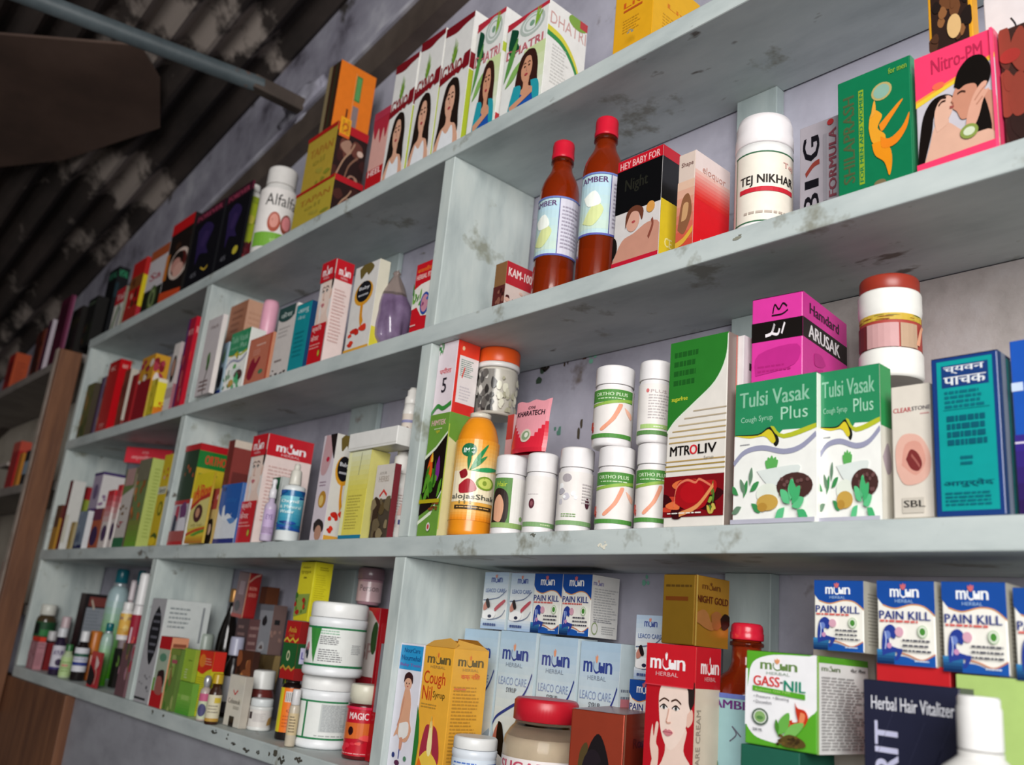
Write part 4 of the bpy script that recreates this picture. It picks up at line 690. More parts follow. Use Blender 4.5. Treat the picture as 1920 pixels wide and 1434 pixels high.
C('white carton with a black oval badge, a man and a woman printed on its front','C',579,604,812,'d8ccd4',PS('c8a0a4',(.2,1.0),(.7,.96),(.8,.78),(.5,.62),(.1,.66))+PS('241c1c',(.5,1.0),(1,1),(1,.76),(.75,.86))+E(.55,.76,.12,.025,'c02c44')+E(.55,.38,.28,.08,'b8862c')+E(.5,.37,.16,.05,'e0c070')+PS('2c2424',(.2,.16),(.5,.20),(.9,.16),(.9,.08),(.3,.08))+E(.6,.07,.25,.07,'b88a74')+LN(.2,.50,.7,.56,2,'a890a0'),y=.010,s=648,ms=1000,sc='dcd8d0',sa=bl(),fin='gloss')
yb=C('yellow printed carton with pale green top under a thick white lid','C',633,675,842,'e0d45c',GR(0,.55,1,1,'e0d45c','e0e2c4',8)+R(0,0,1,.04,'1c7a9c')+R(0,.04,.14,1,'ecebb8')+LN(.22,.1,.85,.5,12,'b8ac4c')+ST('9a9a7c',.012,(.6,.98),(.58,.85),(.55,.72)),y=.004,dep=.022,s=690,sc='d0c878',fin='gloss')
C('clear fronted pack of dry herbs with an off white upper card','C',690,724,868,'4a4034',R(0,.52,1,1,'d8d0c8')+T('AYUR',.2,.86,.6,.9,'a09890')+T('HERBS',.2,.76,.75,.84,'b0a498')+ST('c83c34',.02,(.35,.56),(.55,.64),(.75,.57),k=1)+blots(80,['6a5c44','8a7a5c','3c2c20','5c4c30'],18,0,0,1,.5,.2),y=.008,dep=.02,s=736,thin=1,sc='7a2c34',fin='gloss',name='herb_pack',cat='pack')
lidz=C('thick white plastic lid resting over the yellow carton and the herb pack','C',650,738,822,'e8e6e2',R(0,.1,1,.16,'d4d2cc'),y=.0,m=858,lh=.0235,z=max(yb.zt,ROW['C']+.090),dep=.03,name='box_lid',cat='lid',fin='plastic',fr=866)
nb=[('body','e4e0da','plastic',[(.95,0),(1,.015),(1,.10),(.97,.12),(.97,.58),(1,.6),(1,.64),(.9,.68),(.9,.74)]),('cap','e6e2dc','plastic',[(.86,.743),(.92,.75,1),(.92,.84,1),(.7,.87),(.7,.95),(.5,.97),(.4,1)],.04,24)]
b1=B('white bottle with small coloured squares on its label, lower one of a stacked pair','C',724,772,850,nb,y=.034,m=930,lab=(.14,.58,.985,'e0d8d4',LN(.1,.35,.9,.85,7,'b09a94')+R(.12,.08,.26,.2,'7a3a3c')+R(.34,.08,.48,.2,'4c4c8c')+R(.56,.08,.7,.2,'4a4a80')+R(.78,.08,.92,.2,'3c5c4c')+PS('d8b0a8',(.5,.3),(.9,.4),(.95,.7),(.6,.6)),150),name='pill_bottle')
B('white bottle with brown print and blue band, upper one of a stacked pair','C',753,784,728,nb,y=.045,z=b1.zt,m=790,lab=(.10,.60,.985,'d8ccc0',R(0,0,1,.14,'6a6aa0')+R(0,.72,1,.80,'8a8ab0')+blots(82,['6a3c2c','8a5a40'],4,.3,.3,.7,.6),150),name='pill_bottle')
# third shelf, right part
g1=C('tall green carton with fruit on a black panel, under the pink white carton','C',780,818,771,'6c9a3c',P('1c120e',(0,.16),(.5,.22),(1,.34),(1,.82),(.5,.70),(0,.62))+P('e4ecd4',(0,.62),(.5,.70),(1,.82),(1,.84),(.5,.725),(0,.65))+P('e4ecd4',(0,.12),(.6,.20),(1,.36),(1,.34),(.6,.17),(0,.09))+T('HIMTEK',.14,.90,.84,.945,'e8b8b8')+LN(.3,.86,.7,.88,1,'c8d8a8',1,0)+T('जूस',.4,.83,.6,.855,'d8c83c')+PS('e8601c',(.20,.56),(.34,.66),(.44,.54),(.38,.44),(.24,.44))+PS('e8b83c',(.32,.60),(.38,.68),(.44,.60))+PS('7c2c8a',(.62,.56),(.74,.64),(.82,.52),(.76,.44),(.64,.46))+leafy(83,['3a7a1c','5c9a2c','2c5c1c'],14,.1,.28,.9,.42)+R(.0,.26,1,.29,'b8a81c')+blots(84,['6a3a1c','8a4a24'],6,0,.18,1,.26)+E(.62,.07,.09,.035,'e0d8d0')+E(.62,.07,.05,.02,'c03c3c'),
  y=.006,s=862,sc='d8d2a0',sa=P('6c9a3c',(0,.80),(1,.70),(1,1),(0,1))+ST('b8c84c',.04,(0,.05),(0,.9)),fin='gloss')
C('pink white carton with a red barcode side, stacked on the green fruit carton','C',811,846,636,'eadbe2',leafy(85,['2c8a3a','1f7030'],9,-.05,.80,.35,.98)+T('पपीता',.2,.56,.8,.64,'e0606a')+T('5',.40,.30,.62,.50,'2c2430')+ST('3a8a3c',.03,(0,.02),(.3,.12),(.6,.08),(1,.14)),y=.012,z=g1.zt,m=765,s=888,ms=770,sc='ece2e0',sa=R(0,.80,1,1,'e8402c')+R(0,0,1,.16,'d82c24')+LN(.2,.52,.8,.76,9,'5a8a7a')+R(0,0,.12,1,'e03428')+LN(.25,.2,.8,.4,5,'d0c8cc')+ST('e04030',.02,(.3,.5),(.4,.65))+E(.25,.9,.06,.03,'f0c8a0'),tc='c8342c',fin='gloss')
B('orange aloe juice bottle with a green round emblem','C',848,930,778,[('body','e8901c','gloss',[(.9,0),(.98,.01),(1,.04),(.98,.08),(1,.12),(1,.70),(.94,.80),(.80,.88),(.60,.94),(.5,.96)]),('cap','d8d0c0','plastic',[(.46,.963),(.5,.965,1),(.5,1,1)],.04,20)],y=.028,m=900,
  lab=(.12,.76,1.012,'f0b450',GR(0,.6,1,1,'f4d8a0','f09a24',8)+R(0,.22,1,.60,'f6e8c8')+GR(0,0,1,.12,'f08a18','f4b860',4)+E(.28,.86,.14,.085,'1c6c44')+T('IMC',.19,.825,.38,.885,'e8f4ec')+LEAF(.30,.60,.30,.035,88,'1f7a44')+LEAF(.32,.60,.46,.035,50,'1c8a4c')+LEAF(.34,.60,.56,.03,6,'2a9a5c')+LEAF(.32,.60,.35,.03,35,'2a8a4c')+PS('8a1420',(.14,.58),(.26,.62),(.30,.54),(.20,.50))+PS('a81c2a',(.16,.42),(.30,.50),(.42,.46),(.46,.36),(.20,.32))+E(.62,.46,.17,.085,'7a9a2c')+E(.62,.46,.13,.065,'cdd86c')+E(.60,.46,.04,.03,'8aa03c')+T('alojasShakti',.04,.235,.92,.315,'5c5c54')+T('111',.2,.195,.4,.23,'8a7a4c')+R(.12,.13,.78,.175,'3a2c1c')+LN(.16,.14,.72,.165,1,'d8a860',1,0),150,'gloss'),name='juice_bottle',face=12)
rs=C('plain red carton hidden behind the orange juice bottle','C',938,950,776,'c04038',R(0,.4,1,.8,'d8a0a0'),y=.070,s=985,m=930,fr=930,ms=930,sc='d8b0b0')
B('clear jar of pale seeds with an orange screw lid, above the orange juice bottle','C',893,969,661,[('body','c8c2b6','plastic',[(.92,0),(1,.03),(1,.60),(.96,.68),(.93,.70)]),('neck_ring','ece8e4','plastic',[(1.0,.703),(1.06,.71),(1.06,.775),(1.0,.78)]),('cap','ee5a1a','plastic',[(1.02,.783),(1.04,.79,1),(1.04,.97,1),(.98,1)],.015,40)],y=.073,z=rs.zt,m=730,
  lab=(.04,.66,1.01,'bcb6aa',R(0,0,.45,1,'8a8680')+blots(88,['3c3836','5c5854','d0ccc4','2c2826'],22,0,0,.45,1,.14)+blots(89,['d8d4c0','a8a48c','c0bca8'],24,.5,0,1,1,.10),150,'gloss'),name='seed_jar',cat='jar')
jp=lambda: pill('eae6e6','e8e4e4',.755,.985,rib=.02,sh=.045)
def capsule(lb,l,r,top,art,y,m,base='e6e0dc',z=None,face=0,face_in=None,**k):
    return B(lb,'C',l,r,top,jp(),y=y,z=z,m=m,lab=(.09,.70,1.006,base,art,140,'paper'),name='pill_bottle',face=face,**k)
pills='small white capsule jars on the third shelf'
q1=capsule('white capsule jar with a dark haired woman on its green label',925,986,857,R(0,0,.55,1,'5c8a44')+PS('2c1c18',(.02,.1),(.05,.7),(.3,.78),(.48,.6),(.45,.1))+PS('d8a080',(.12,.15),(.1,.5),(.25,.66),(.38,.45),(.32,.12))+R(.55,0,1,1,'e8e4de')+T('Hair',.15,.82,.42,.92,'b8c83c')+R(0,0,1,.1,'8aa860')+E(.85,.2,.05,.05,'8ab06a'),.03,925,group=pills)
q2=capsule('plain white capsule jar with one small dark red seal facing front',984,1044,853,E(.28,.45,.08,.10,'5a2430')+E(.28,.45,.04,.05,'8a5058')+R(0,0,1,.09,'7aa06a')+LN(.15,.62,.5,.66,1,'c8c0c0')+LN(.55,.02,.9,.07,1,'c8d8a8'),.03,922,group=pills)
q3=capsule('white capsule jar with grey smudged picture and shiny label, middle of the front row',1046,1112,843,E(.28,.88,.12,.08,'a8a0a4')+blots(91,['c8c4cc','b0acb4','f4f4f4'],7,.1,.35,.6,.8)+R(0,0,1,.08,'7aa06a')+E(.80,.42,.06,.10,'4a2430')+LN(.2,.14,.6,.22,2,'7aa060')+LN(.65,.4,.95,.8,7,'c0b8b8'),.03,915,group=pills)
q4=capsule('white jar with green band and leg picture, lower one, second from the tall carton',1119,1190,842,legart(),.03,912,face=-8,group=pills)
q5=capsule('white jar with green band and leg picture, lower one touching the tall carton',1192,1258,836,legart(),.03,908,face=-4,group=pills)
capsule('upper white jar with green band and leg picture standing on another jar',1113,1188,693,legart(),.03,768,z=q4.zt,face=-8,group=pills)
capsule('upper white jar with small grey print and green lines, beside the tall carton',1196,1258,682,LN(.35,.30,.95,.80,9,'b8b0b0')+E(.32,.86,.04,.04,'d07070')+T('PLUS',.4,.82,.8,.88,'b8a8a8',0)+R(.15,.12,.9,.20,'a8c87a')+R(0,0,1,.08,'5c8a4c')+LN(.5,.13,.8,.18,1,'e8f0d8'),.03,762,z=q5.zt,face=0,group=pills)
def pouch(m):
    bm=bmesh.new(); n=14; g=[]
    W_,H_=.050,.058
    for s_ in (-1,1):
        for i in range(n+1):
            for j in range(n+1):
                u,v=i/n,j/n; th=.0085*(sin(pi*u)**.6)*(1-v*.78)*(1 if v>.03 else .6)
                m_=0
                g.append(((u-.5)*W_*(1+.03*sin(7*v)), s_*th,v*H_+(.0012*sin(u*14) if v==1 else 0)))
    def idx(k,i,j): return k*(n+1)**2+i*(n+1)+j
    pk=mat('e89aa4','gloss'); rd=mat('d8283c','gloss')
    for k in (0,1):
        for i in range(n):
            for j in range(n):
                f=(idx(k,i,j),idx(k,i+1,j),idx(k,i+1,j+1),idx(k,i,j+1)); u=(i+.5)/n;v=(j+.5)/n
                m.add([g[a] for a in f],[(0,1,2,3) if k==0 else (3,2,1,0)],rd if v<.16+1.0*abs(u-.5)*.9 and v<.62 else pk,True)
    fm=lambda u,v,h:((u-.5)*W_,-.0085*(sin(pi*max(.02,min(.98,u)))**.6)*(1-v*.78)-.0006-h,v*H_)
    stamp(m,T('GYNI',.40,.83,.60,.89,'3a2430')+T('KHARATECH',.10,.70,.88,.80,'2c1c28')+E(.5,.30,.15,.13,'d8c8b8')+E(.5,.30,.11,.09,'8aa07c')+E(.52,.31,.05,.05,'e0e0d0'),fm,'gloss',strip=12)
ph=hity(994,860,.030)
o=one('sachet',pouch,'pink and red foil sachet propped on the white jar caps','sachet'); o.location=(ph.x,.026,max(q1.zt,q2.zt)+.0004); o.rotation_euler=(radians(-4),0,radians(4))
C('tall green and white carton with a dark red liver picture at its foot','C',1243,1357,621,'e6e0d8',P('2c7a2c',(0,1),*spl([(1,1),(.97,.86),(.80,.74),(.45,.64),(.15,.56),(0,.50)],5))+ST('dfe8d8',.006,(.995,.99),(.965,.86),(.795,.74),(.445,.64),(.145,.56),(0,.50))+LN(.08,.74,.52,.95,4,'1f5c22',1.1,.2)+T('sugarfree',.06,.66,.34,.69,'d8d83c')+
  [('G',sum([ST(cc,.0035,(x,yy),(1,yy))[0][1] for x,yy,cc in ((.45,.60,'b8a890'),(.30,.565,'b8a890'),(.2,.53,'c0ae8c'),(.1,.50,'b8a070'),(.05,.47,'c0a878'),(.05,.44,'b89a60'),(0,.34,'b8985c'),(0,.315,'a88a3c'),(0,.29,'b8a060'))],[]))]+
  T('MTR',.08,.37,.42,.42,'14100f',res=3)+T('O',.42,.37,.54,.42,'d82430',res=3)+T('LIV',.56,.37,.86,.42,'14100f',res=3)+T('Syrup',.66,.335,.82,.355,'8a8478',0)+
  R(0,.05,1,.26,'7c1018')+blots(95,['b01c20','5c0c14','c8402c','e07040','3a0a10'],12,0,.06,1,.26,.2)+PS('a8141c',(.22,.12),(.25,.22),(.42,.24),(.60,.23),(.78,.20),(.72,.10),(.45,.08))+E(.50,.17,.20,.055,'b8141e')+ST('e07a5c',.006,(.2,.1),(.24,.2),(.4,.235),(.55,.22),(.62,.235),(.8,.2))+leafy(96,['4a7a2c','8aa03c','c8b050'],7,.72,.04,.98,.16)+ST('e0945c',.012,(.3,.06),(.6,.10),(.85,.2))+LN(.1,.06,.7,.075,1,'e8e4dc'),
  y=.006,s=1375,sc='a8988c',sa=R(0,0,.4,1,'8a7c74')+R(.4,0,.45,1,'c85a50'),fin='gloss',tc='d8d0c8',tilt=0)
C('pale box with faint black letters wedged behind two tall cartons','C',1378,1394,628,'ded8d8',(),y=.02,m=700,fr=700,s=1412,ms=700,sc='d8d2d4',sa=T('KI',.3,.82,.9,.86,'3a3438'))
c1=C('green and white cough syrup carton under the magenta box','C',1374,1532,697,'f0eee6',tulsi(),y=.006,dep=.045,fin='gloss',group='big green cough syrup cartons',tc='2c8a5c')
c2=C('green and white cough syrup carton under the brown lidded jar, its right side showing','C',1536,1655,681,'f0eee6',tulsi(),y=.012,s=1676,sc='ece8dc',sa=R(0,.60,1,1,'2c9a54')+PS('b8a8b0',(.1,.4),(.6,.5),(.9,.35),(.5,.3)),fin='gloss',group='big green cough syrup cartons',tc='2c8a4c')
mg='d83a9c'
C('magenta box with a black band and white lettering, on top of the green cough carton','C',1408,1505,545,mg,R(0,.50,1,.72,'16110f')+ST('1c1016',.012,(.42,.80),(.46,.90),(.54,.84),(.62,.90),(.70,.86))+ST('1c1016',.01,(.4,.78),(.6,.78),(.72,.82))+ST('ece4e8',.018,(.28,.56),(.40,.58),(.46,.68),(.42,.60))+ST('ece4e8',.015,(.40,.58),(.52,.56),(.56,.62))+ST('ece4e8',.015,(.60,.56),(.66,.68))+PS('c02c88',(.1,.12),(.85,.20),(.9,.42),(.15,.36))+R(0,0,1,.04,'3a1028')+LN(.14,.14,.8,.24,2,'b02478'),y=.02,z=c1.zt,m=705,fr=690,s=1588,ms=702,a=6,sc=mg,sa=R(0,.50,1,.72,'16110f')+T('ARUSAK',.12,.53,.82,.68,'ece8ea')+T('Hamdard',.14,.80,.8,.92,'3a1430')+blots(97,['c42c8c','b82880'],4,.2,.05,.9,.4,.3)+R(0,0,1,.03,'3a1028'),tc='2c1c20',fin='gloss')
B('white jar with brown lid and red brown label, on a green cough carton','C',1608,1730,531,[('body','eeece6','plastic',[(.94,0),(1,.03),(1,.24),(.95,.27),(.95,.60),(.98,.63),(1,.66),(1,.83),(.97,.85)]),('cap','9a3424','plastic',[(.93,.853),(.95,.86),(.95,.975),(.92,.995),(.8,1)])],y=.065,z=c2.zt,m=610,
  lab=(.27,.60,.96,'a84038',R(0,.80,1,1,'c8a83c')+blots(98,['6a6a2c','d8c860','8a4a1c'],10,0,.82,1,.98,.1)+R(.2,.0,.6,.70,'c89a9a')+R(.62,0,.85,.70,'b89a80')+R(0,0,.2,.7,'6a2428')+ST('e0a080',.03,(.86,.1),(.92,.5),(.98,.7)),150),name='cream_jar',cat='jar')
C('off white carton with a pink blurred seed picture','C',1676,1752,716,'dcd4c8',R(0,0,1,.02,'a8a090')+T('CLEAR',.06,.795,.52,.83,'b84048')+T('STONE',.54,.80,1.0,.83,'6a6468')+LN(.75,.765,.98,.78,1,'c87078')+PS('e0b0a0',(.12,.36),(.10,.52),(.28,.62),(.62,.62),(.84,.56),(.98,.44),(.92,.32),(.66,.26),(.30,.26))+PS('d89c8c',(.25,.40),(.35,.55),(.7,.56),(.85,.42),(.6,.32))+PS('7a2c2c',(.36,.44),(.48,.51),(.66,.48),(.76,.40),(.66,.35),(.48,.37))+ST('a86058',.012,(.5,.47),(.62,.42),(.7,.38))+R(.24,.05,.78,.16,'c8c0b4')+T('SBL',.28,.09,.80,.14,'2a2624'),y=.012,dep=.045,fr=968)
C('big teal panelled carton with navy border and white Hindi title','C',1756,1888,655,'1a3a7a',R(.09,.035,.92,.975,'0e9a98')+R(.16,.80,.86,.945,'1c3c78')+T('च्यवन',.20,.885,.80,.935,'e4e8ec')+T('पाचक',.20,.815,.82,.868,'e4e8ec')+LN(.20,.66,.82,.78,4,'0c6a78',1.2,.2)+R(.18,.655,.86,.66,'0c7c84')+LN(.22,.42,.80,.62,4,'0a5a6c',1.4,.15)+LN(.4,.3,.6,.37,2,'0a6474',1.1,.2)+T('आयुर्वेद',.14,.175,.86,.22,'0a5468')+LN(.16,.06,.84,.15,4,'0b6a7a',1,.1),y=.004,s=1912,fr=965,ms=962,sc='24406c',sa=R(.25,0,.6,1,'7a8494')+R(.62,.0,1,.98,'12a49a'),fin='gloss',tc='1c2c54')
C('blue and violet carton at the right edge of the third shelf','C',1912,1990,628,'1f55b4',GR(0,.0,1,.45,'2c1848','3a2c8c',5)+R(0,.40,1,.41,'e0d8e8')+R(0,.70,.3,.75,'c8d8f0'),y=.012,dep=.04,m=960,fr=958,fin='gloss')
# ------------------------------------------------------------------ lowest shelf (D), end cell
B('small dark bottle with a white cap right behind the pink carton','D',80,104,1183,vial('c8c4c6','3c2020','gloss',.74,.75),by=1258,lab=(.1,.5,1.01,'4a2a2c',R(0,0,1,.1,'c8c0c0'),150),name='small_bottle')
B('bottle with a pale pinkish cap standing behind the other small bottles','D',108,130,1156,vial('d0b8bc','6c5458','gloss',.72,.85),y=.07,b=1250,m=1190,name='small_bottle')
B('small bottle with white ribbed cap and purple printed white label','D',97,122,1177,vial('d4d4d8','2c2038','gloss',.80,.8),by=1273,lab=(.12,.62,1.01,'d0ccd6',T('AYUR',.2,.6,.8,.8,'4a2c6a')+E(.6,.3,.2,.15,'3a2a4a')+R(0,0,1,.1,'3c3070'),150),name='small_bottle')
B('little bottle with green cap and pale green label at the shelf edge','D',113,136,1208,vial('2f6c38','b8c8a0','plastic',.80,.62),by=1279,lab=(.06,.62,1.01,'b4cc90',LN(.2,.2,.8,.8,4,'7a9a50')+R(.2,.5,.6,.62,'c88a7a'),150),name='small_bottle')
B('dark bottle with a white cap and white label with blue bands','D',138,166,1183,vial('e0e0e2','1c1414','gloss',.78,.62),by=1281,lab=(.18,.66,1.01,'dcdce2',R(.0,.62,1,.76,'2c5c4a')+R(0,.25,1,.40,'2c3c84')+LN(.1,.45,.9,.6,2,'4a5a9a'),150),name='small_bottle')
C('black carton with rounded dark top and a grey printed label','D',130,141,1112,'2a1014',R(0,0,1,.1,'a81c28'),y=.075,b=1215,s=195,sc='1a1416',sa=R(.10,.15,.85,.82,'8a9098')+LN(.15,.2,.8,.8,14,'737a82')+R(.15,.84,.85,.96,'7a3a34')+ST('c8bca8',.02,(.25,.92),(.4,.8)),ms=1205,tc='100c0e')
B('tall green aerosol can with a teal cap, at the back of the end cell','D',197,238,1067,aero('176a78','a9c0c4','5cb030'),y=.09,m=1140,b=1210,lab=(.01,.70,1.008,'a9c0c4',GR(-.5,0,1.5,1,'4ca41c','a9c0c4',12),230,'gloss'),name='aerosol_can',cat='can')
B('second teal capped can partly hidden behind the red label bottle','D',244,268,1070,aero('176a78','a9b0b4','a8b4b8'),y=.115,m=1130,b=1215,name='aerosol_can',cat='can')
B('narrow white and red tube between the teal capped can and red bottle','D',241,256,1088,vial('d8ccd0','c8b4b8','plastic',.8,.8),y=.08,m=1110,b=1205,name='medicine_tube',cat='tube')
C('pale carton with purple flower and red edges behind the yellow label bottle','D',236,247,1144,'a89ab0',R(0,0,1,.12,'8a2430')+R(0,.85,1,1,'9a2834'),y=.075,b=1222,s=268,ms=1222,sc='b0a8b8',sa=R(0,.86,1,1,'a02434')+R(0,0,1,.10,'a82434')+E(.4,.5,.2,.15,'6a5484'),tc='c8c0c4')
mk=C('low carton supporting the yellow label bottle, printed with small flowers','D',213,230,1208,'6a4a50',blots(103,['a87a88','4c5a3a','8a6a4c'],9),by=1330,s=246,sc='7a5a60',sa=blots(104,['b08a94','6a7a4c','8a3440'],9),tc='8a6a5a')
B('small white bottle with a yellow label and brown print','D',223,248,1129,pill('e4e2e0','e6e4e2',.80,.85),y=.035,m=1167,z=mk.zt,lab=(.10,.70,1.01,'e0b050',T('BAIDYAN',.1,.72,.95,.86,'6a5078')+blots(105,['e8c878','d89a3c'],5)+LN(.2,.1,.8,.35,3,'b0883c')+R(0,0,1,.06,'d8d4d8'),150),name='pill_bottle')
B('small bottle with white cap and dark red label against the left divider','D',256,280,1075,pill('eceaea','e4e0e0',.72,.88),y=.045,m=1110,b=1175,lab=(.10,.64,1.01,'9c1c34',R(.2,.2,.32,.8,'d8c0c8')+blots(106,['c8503c','c88a2c'],3,.4,.5,.9,.8),150),name='pill_bottle')
C('small black carton with leafy edge behind the low flowered carton','D',198,206,1216,'14120f',(),y=.045,b=1300,s=226,sc='1a1614',sa=leafy(107,['3c5a2c','5a7a34'],5))
B('orange capped amber tube lying upright behind the white label bottles','D',166,190,1183,[('body','a85a1c','gloss',[(.95,0),(1,.03),(1,.5),(.95,.54)]),('cap','c87428','plastic',[(.98,.545),(1,.56),(1,.97),(.9,1)])],y=.05,m=1205,b=1262,name='medicine_jar',cat='jar')
C('small red and white carton with a black curved figure','D',161,180,1224,'b82c34',R(0,.8,1,1,'c84a44')+PS('e8ccc8',(.5,.9),(.9,.7),(.6,.5))+PS('1a1214',(0,.1),(0,.6),(.4,.5),(.7,.3),(.5,.05))+ST('d8b0a0',.03,(.75,.1),(.8,.4),(.6,.6)),y=.006,b=1283,s=184,thin=1,sc='8a2a2c')
B('small green aerosol with a teal cap in the front row','D',183,207,1168,aero('176a70','a8c4b8','62b82c'),y=.030,m=1230,lab=(.01,.70,1.01,'a8c4b8',GR(-.5,0,1.5,1,'50b018','a8c4b8',12),230,'gloss'),name='aerosol_can',cat='can')
pkc=C('small dusty pink carton at the front left corner of the lowest shelf','D',47,60,1203,'a8747c',blots(101,['8c5c64','b88890'],6),y=.004,dep=.017,sc='b88088',sa=R(.1,.78,.9,.92,'6a4850')+R(.13,.8,.87,.9,'b88088')+LN(.1,.15,.9,.6,7,'98646c'),tc='b08890')
rbk=C('dark red carton under the green labelled amber jar, behind the dusty pink carton','D',64,88,1190,'6a1418',(),y=.024,m=1215,dep=.022,sc='7c181c',lh=.056)
B('amber jar with a white cap and green label standing on a dark red carton','D',69,108,1133,[('body','6c5a40','amber',[(.95,0),(1,.03),(1,.58),(.92,.64),(.72,.70)]),('cap','dcdcd2','plastic',[(.76,.703),(.80,.71,1),(.80,.97,1),(.7,1)],.03,30)],y=.034,m=1158,z=rbk.zt,lab=(.10,.52,1.01,'1c4a2a',R(0,.2,.3,.9,'0c1410')+R(.35,.1,1,.5,'2c7a3c'),150),name='medicine_jar',cat='jar')
C('bright orange red small box lying on the dusty pink carton','D',62,76,1181,'d83420',(),y=.006,m=1195,z=pkc.zt,sc='e0402a',dep=.012,lh=.009,name='tuck_box',cat='box')
# lowest shelf, middle cell
C('silver hair oil carton with a black pointed oval, beside the left divider','D',249,276,1123,'aeacb0',PS('15151c',(.56,.93),(.82,.82),(.90,.66),(.84,.50),(.60,.36),(.34,.48),(.22,.64),(.30,.82))+[('G',sum([LN(.36,yy,.80,yy+.05,1,'6a6a74',1,.1)[0][1] for yy in (.82,.75,.68,.60,.53,.46)],[]))]+ST('b0aeb4',.012,(.58,.36),(.6,.31))+blots(111,['7a787c','5c5a60','8a888c'],8,.15,.12,.85,.26,.10)+R(.05,.03,.8,.05,'1c1c20'),y=.004,s=353,ms=1375,sc='cfd4d2',sa=LN(.1,.72,.6,.94,5,'8c9496')+LN(.1,.5,.7,.66,3,'8c9496')+R(.83,.6,.88,.95,'8a8e92'),tc='c4c8c4')
C('slim carton with red top and a peach side, low in front of the silver carton','D',278,299,1195,'a8b4a0',R(0,.82,1,1,'b8141c')+E(.5,.70,.3,.06,'5a8a70')+PS('2c1414',(.3,.5),(.8,.52),(.9,.3),(.3,.28))+R(0,0,1,.22,'b8141c')+PS('a05c54',(.3,.42),(.7,.42),(.9,.2),(.3,.2))+R(0,.22,.15,.4,'6aa02c'),y=.004,s=331,sc='dc9470',sa=R(.1,.86,.9,.91,'8a4a34')+LN(.05,.05,.4,.8,20,'b8745a'),tc='b85040')
C('olive green herbal carton left of the lime cartons','D',301,320,1218,'68843c',blots(112,['86a04c','4c7a2c','9aa860','8a7040'],10)+R(.3,.76,.8,.82,'a8505c')+R(0,.9,1,1,'7a8c3c'),y=.006,s=338,dep=.02,thin=1,sc='5c7434',tc='60782c')
lm=C('lime green carton, lower one of two stacked','D',327,352,1282,'74a83c',GR(0,0,1,.6,'4c9a2c','8ab84c',6)+R(.3,.45,.85,.6,'98c060'),y=.010,dep=.0095,sc='6a9a3c')
C('lime green carton, upper one of two stacked','D',335,358,1218,'9ab83c',LN(.35,.08,.6,.4,4,'d0d8a8')+LN(.5,.6,.9,.7,1,'6a8a2c'),y=.012,dep=.02,thin=1,z=lm.zt,m=1278,s=366,ms=1276,sc='8aa034',tc='7a8c30')
C('yellow carton with a red wavy top band beside the lime cartons','D',354,381,1222,'d4cc2c',P('d02c1c',(0,1),(1,1),*spl([(1,.74),(.7,.70),(.4,.64),(0,.68)],4))+E(.3,.84,.22,.10,'e07a2c')+LN(.1,.08,.85,.6,16,'a8a424')+LN(.5,.78,.95,.9,3,'e8a080'),y=.020,s=404,sc='c4bc24',sa=R(0,.70,1,1,'c8281c')+LN(.1,.1,.8,.6,12,'a09c20'),tc='a8201c')
B('dark square shouldered bottle with a gold cap at the back left','D',403,442,1104,[('body','1e1814','amber',[(.95,0),(1,.02),(1,.50),(.95,.60),(.72,.70),(.48,.78),(.38,.84),(.38,.88)]),('cap','a8783c','foil',[(.40,.883),(.42,.89,1),(.42,.985,1),(.38,1)],.03,28)],y=.118,m=1215,b=1290,name='syrup_bottle')
B('squat jar with grey green lid behind the yellow red carton','D',370,398,1188,[('body','5c3a34','gloss',[(.95,0),(1,.03),(1,.5),(.96,.58)]),('cap','9aa49a','plastic',[(1,.59),(1.03,.60,1),(1.03,.96,1),(.9,1)],.01,40)],y=.085,m=1215,b=1290,name='medicine_jar',cat='jar')
B('dark bottle with a pale lilac cap behind the animal card','D',424,454,1194,vial('a8a8bc','221a1c','gloss',.76,.9),y=.074,m=1240,b=1318,lab=(.05,.5,1.01,'b8b8c0',R(.0,.0,1,.3,'3c3840'),120),name='small_bottle')
rr1=C('dim carton with rows of brownish letters, under the leaning red cartons','D',428,452,1160,'4c3638',LN(.2,.5,.8,.95,6,'8a6c68'),y=.088,b=1262,s=478,ms=1262,sc='5c3c3c',sa=LN(.1,.55,.8,.95,5,'8a6c68'),tc='3a2628')
C('red and silver carton with pink text, leaning on top of the dim carton','D',432,452,1072,'7a5c60',R(0,0,1,.08,'a83c34')+E(.4,.25,.25,.12,'4a4448')+R(.3,.5,.8,.8,'9a8088'),y=.088,z=rr1.zt,m=1158,s=476,ms=1158,sc='8a1c20',sa=R(.06,.05,.94,.95,'9c2424')+T('RHUMA',.2,.62,.8,.70,'d88a7c')+T('GOLD',.2,.48,.8,.56,'d88a7c')+R(0,0,.06,1,'c89a7c')+ST('c8a08c',.02,(.1,.8),(.5,.92),(.9,.98)),tc='a04c48',fin='gloss',tilt=4)
pkt=C('large olive brown plastic packet filling the middle back','D',452,480,1228,'5c4a2c',blots(114,['6a5634','4a3c24','7a6440'],9,0,0,1,1,.25),y=.104,b=1345,s=530,ms=1345,dep=.018,thin=1,sc='524226',sa=blots(115,['6a5634','4a3c24','8a7448'],10,0,0,1,1,.25),fin='gloss',name='plastic_packet',cat='packet')
